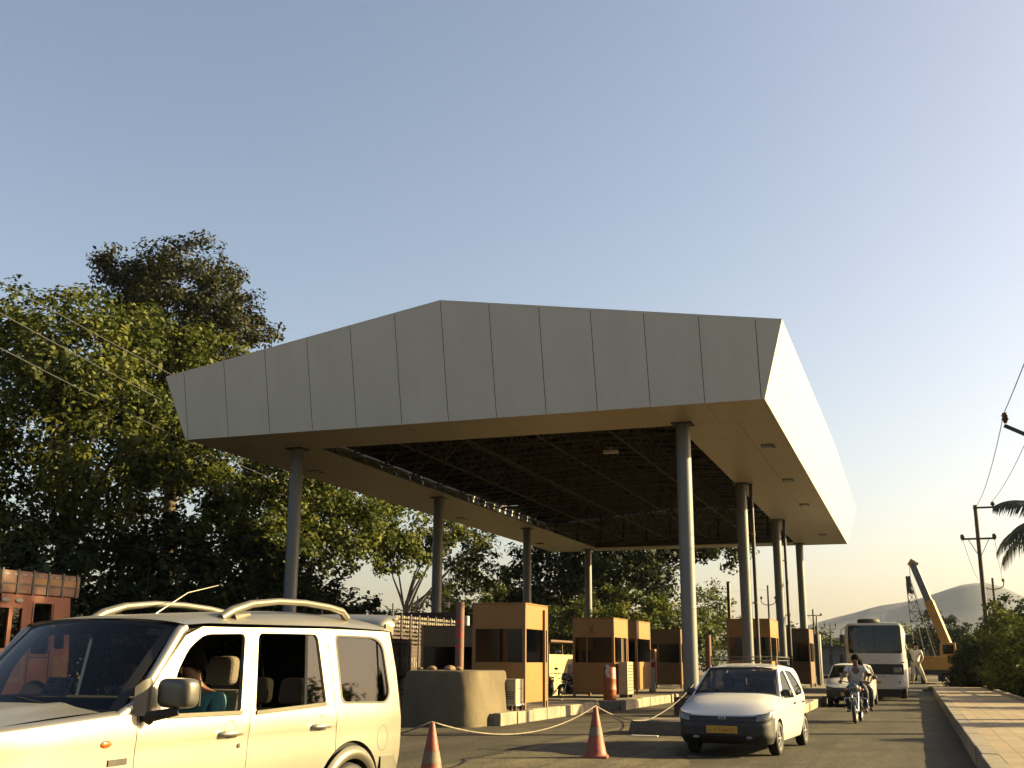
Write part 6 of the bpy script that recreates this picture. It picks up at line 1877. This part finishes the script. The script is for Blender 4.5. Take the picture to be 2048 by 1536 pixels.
wire('upper overhead wire crossing the trees at the top left', (-15.3, 6, 9.15), (-33, 53, 14.2), .25, .016)
wire('middle overhead wire crossing the trees at the left', (-15.2, 6, 8.75), (-33, 53, 12.6), .3, .016)
wire('lower overhead wire crossing the trees at the left', (-15.1, 6, 8.1), (-33, 53, 11.2), .3, .016)
wire('thin wire between the distant poles under the far soffit', (-24, 75, 6.4), (-12.9, 110, 8.3), .4, .014)

# two thin poles with white lamps behind the dark truck
for k, (px_, y_) in enumerate(((-19.6, 43.2), (-18.4, 43.6))):
    t = thing('lamp_post', ['thin post with a white lamp head behind the jeep tail, left one', 'thin post with a white lamp head behind the jeep tail, right one'][k], 'lamp post', (px_, y_, -.02), 0, 'thin lamp posts behind the trucks')
    mb = MB(); mb.tube([(0, 0, 0), (0, 0, 4.1)], .03, 8); mb.build('pole', POLEM, t)
    mb = MB(); mb.box(-.09, .09, -.07, .07, 3.62, 3.85); mb.build('lamp_head', WSHIRT, t, bevel=.02)

# ================================================================ CRANES AND FAR BUILDINGS
CRY = mat('crane_yellow', (.55, .27, .03), .5, col2=(.42, .20, .025), scale=2)
CRG = mat('crane_grey', (.16, .15, .14), .6, col2=(.11, .10, .095), scale=3)
cr = thing('mobile_crane', 'yellow mobile crane with raised telescopic boom behind the bus', 'crane', (1.6, 88, 0))
mb = MB(); mb.box(-1.35, 1.3, -1.0, 5.0, .95, 1.95); mb.box(.2, 1.25, -.2, 1.6, 1.951, 2.9); mb.build('body', CRY, cr, bevel=.05)
mb = MB(); mb.box(-1.3, 1.25, -1.1, 5.2, .62, .94); mb.build('chassis', BUMPB, cr)
mb = MB(); mb.box(.35, 1.1, -.215, -.203, 2.1, 2.75); mb.build('cab_window', BUSG, cr)
for s_ in (1, -1):
    for wy in (-.3, 2.2, 4.0): wheel(cr, (s_ * 1.12, wy, .55), .55, .35, s_, CRY, 6, .5)
a, b = Vector((.85, .5, 2.3)), Vector((-1.22, 1.0, 8.75))
mb = MB(); mb.bar(a, a.lerp(b, .56), .62, .62); mb.build('boom_base', CRY, cr)
mb = MB(); mb.bar(a.lerp(b, .55), b, .48, .48); bo = mb.build('boom_extension', CRG, cr)
mb = MB(); mb.bar(b + Vector((-.25, 0, .12)), b + Vector((.3, 0, -.25)), .42, .5); mb.build('boom_head', CRY, bo)
mb = MB(); mb.tube([b + Vector((-.25, -.2, 0)), b + Vector((-.25, -.2, -2.0))], .02, 5); mb.box(b.x - .35, b.x - .15, b.y - .3, b.y - .1, b.z - 2.3, b.z - 2.0); mb.build('hook', STEEL_DARK, bo)
lc = thing('lattice_crane', 'dark lattice crane boom standing left of the yellow boom', 'crane', (.8, 102, 0))
mb = MB()
base = [(-.75, -.4, .9), (1.05, -.4, .9), (1.05, .6, .9), (-.75, .6, .9)]
topc = [(-1.0, -.12, 8.1), (-.62, -.12, 8.1), (-.62, .12, 8.1), (-1.0, .12, 8.1)]
B_, T_ = [Vector(p) for p in base], [Vector(p) for p in topc]
for k in range(4): mb.bar(B_[k], T_[k], .07, .07)
for q in range(9):
    u0, u1 = q / 9, (q + 1) / 9
    for k in range(4):
        mb.bar(B_[k].lerp(T_[k], u0), B_[(k + 1) % 4].lerp(T_[(k + 1) % 4], u1), .045, .045)
        mb.bar(B_[k].lerp(T_[k], u1), B_[(k + 1) % 4].lerp(T_[(k + 1) % 4], u1), .05, .05)
mb.build('boom', STEEL_DARK, lc)
mb = MB(); mb.bar((-.80, 0, 7.3), (-.84, 0, 8.7), .5, .4); mb.build('boom_head', STEEL_DARK, lc)
mb = MB(); mb.box(-1.2, 1.4, -.8, 3.5, .5, 1.4); mb.box(-.9, .4, 1.0, 3.0, 1.401, 2.4); mb.build('body', CRG, lc)
mb = MB()
for xx in (-1.0, 1.2): mb.prism(round_poly([(-1.2, 0), (3.8, 0), (3.9, .5), (-1.3, .5)], .2), 'X', xx - .25, xx + .25)
mb.build('crawler_track', BUMPB, lc)
mb = MB(); mb.tube([(-.9, -.2, 8.5), (.1, -1.2, 1.4)], .02, 5); mb.tube([(-.65, .1, 8.5), (1.0, 3.0, 2.4)], .02, 5); mb.build('cable', STEEL_DARK, lc)

BLDD = mat('dull_wall', (.12, .11, .095), .85, col2=(.17, .155, .135), scale=.6)
BLDP = mat('pale_wall', (.50, .42, .28), .85, col2=(.42, .35, .23), scale=.5)
def hut(name, label, x0, x1, y0, y1, h, m, nwin, roofm, over=.5):
    t = thing(name, label, 'building', ((x0 + x1) / 2, (y0 + y1) / 2, -.02))
    W_, D_ = (x1 - x0) / 2, (y1 - y0) / 2
    mb = MB(); mb.box(-W_, W_, -D_, D_, 0, h); mb.build('wall', m, t)
    mb = MB(); mb.box(-W_ - over, W_ + over, -D_ - over, D_ + over, h + .003, h + .2); mb.build('roof', roofm, t)
    for k in range(nwin):
        xx = -W_ + (k + .5) * 2 * W_ / nwin
        mb = MB(); mb.box(xx - .35 * W_ / nwin, xx + .35 * W_ / nwin, -D_ - .03, -D_ - .003, h * .35, h * .75); mb.build('window', DARKIN, t)
    return t
hut('shed', 'long low dark shed left of the bus', -14.5, -8.2, 150, 156, 3.3, BLDD, 5, STEEL_DARK)
hut('house', 'small pale sunlit house far behind the low shed', -17.6, -13.0, 250, 258, 6.4, BLDP, 3, BLDP, .3)
hut('house', 'pale block behind the farthest booth roof', -19.5, -14.0, 190, 198, 5.6, mat('grey_wall', (.3, .28, .25), .85, col2=(.25, .23, .2), scale=.5), 4, STEEL_DARK, .2)
# rubble heap where the footpath ends
mb = MB()
rr = random.Random(12)
for k in range(40):
    s_ = rr.uniform(.06, .22)
    mb.ball((rr.gauss(0, .75), rr.gauss(0, .8), s_ * .3 + abs(rr.gauss(0, .07))), s_, 4, 0, (rr.uniform(.8, 1.5), rr.uniform(.8, 1.4), rr.uniform(.5, .9)))
o = mb.build('rubble_heap', EARTH); o.location = (1.75, 64.8, .0); tag(o, 'heap of earth and stones at the end of the footpath', 'rubble heap', kind='stuff')
# timber rail fence among the bushes
t = thing('rail_fence', 'weathered rail fence half hidden in the bushes on the right', 'fence', (4.3, 52.5, 0))
mb = MB(); mb.bar((-.15, 4.0, 1.32), (.25, -6.5, 1.32), .10, .05); mb.bar((-.15, 4.0, .7), (.25, -6.5, .7), .08, .05); mb.build('rail', mat('weathered_wood', (.3, .22, .14), .9, col2=(.22, .16, .1), scale=6), t)
mb = MB()
for k in range(5): mb.box(-.12 + .09 * k - .05, -.12 + .09 * k + .05, 3.9 - 2.5 * k, 4.0 - 2.5 * k, -.02, 1.45)
mb.build('fence_posts', TWOOD, t)

# ================================================================ HAZE
HAZE = bpy.data.materials.new('haze_air'); HAZE.use_nodes = True
hn = HAZE.node_tree
hn.nodes.clear()
ho = hn.nodes.new('ShaderNodeOutputMaterial'); hv = hn.nodes.new('ShaderNodeVolumePrincipled')
hv.inputs['Color'].default_value = (.70, .80, 1.0, 1); hv.inputs['Density'].default_value = .00006; hv.inputs['Anisotropy'].default_value = .25
hn.links.new(hv.outputs[0], ho.inputs['Volume'])
mb = MB(); mb.box(-4300, 4300, -4300, 4300, -1.2, 135)
tag(mb.build('haze', HAZE), kind='stuff')
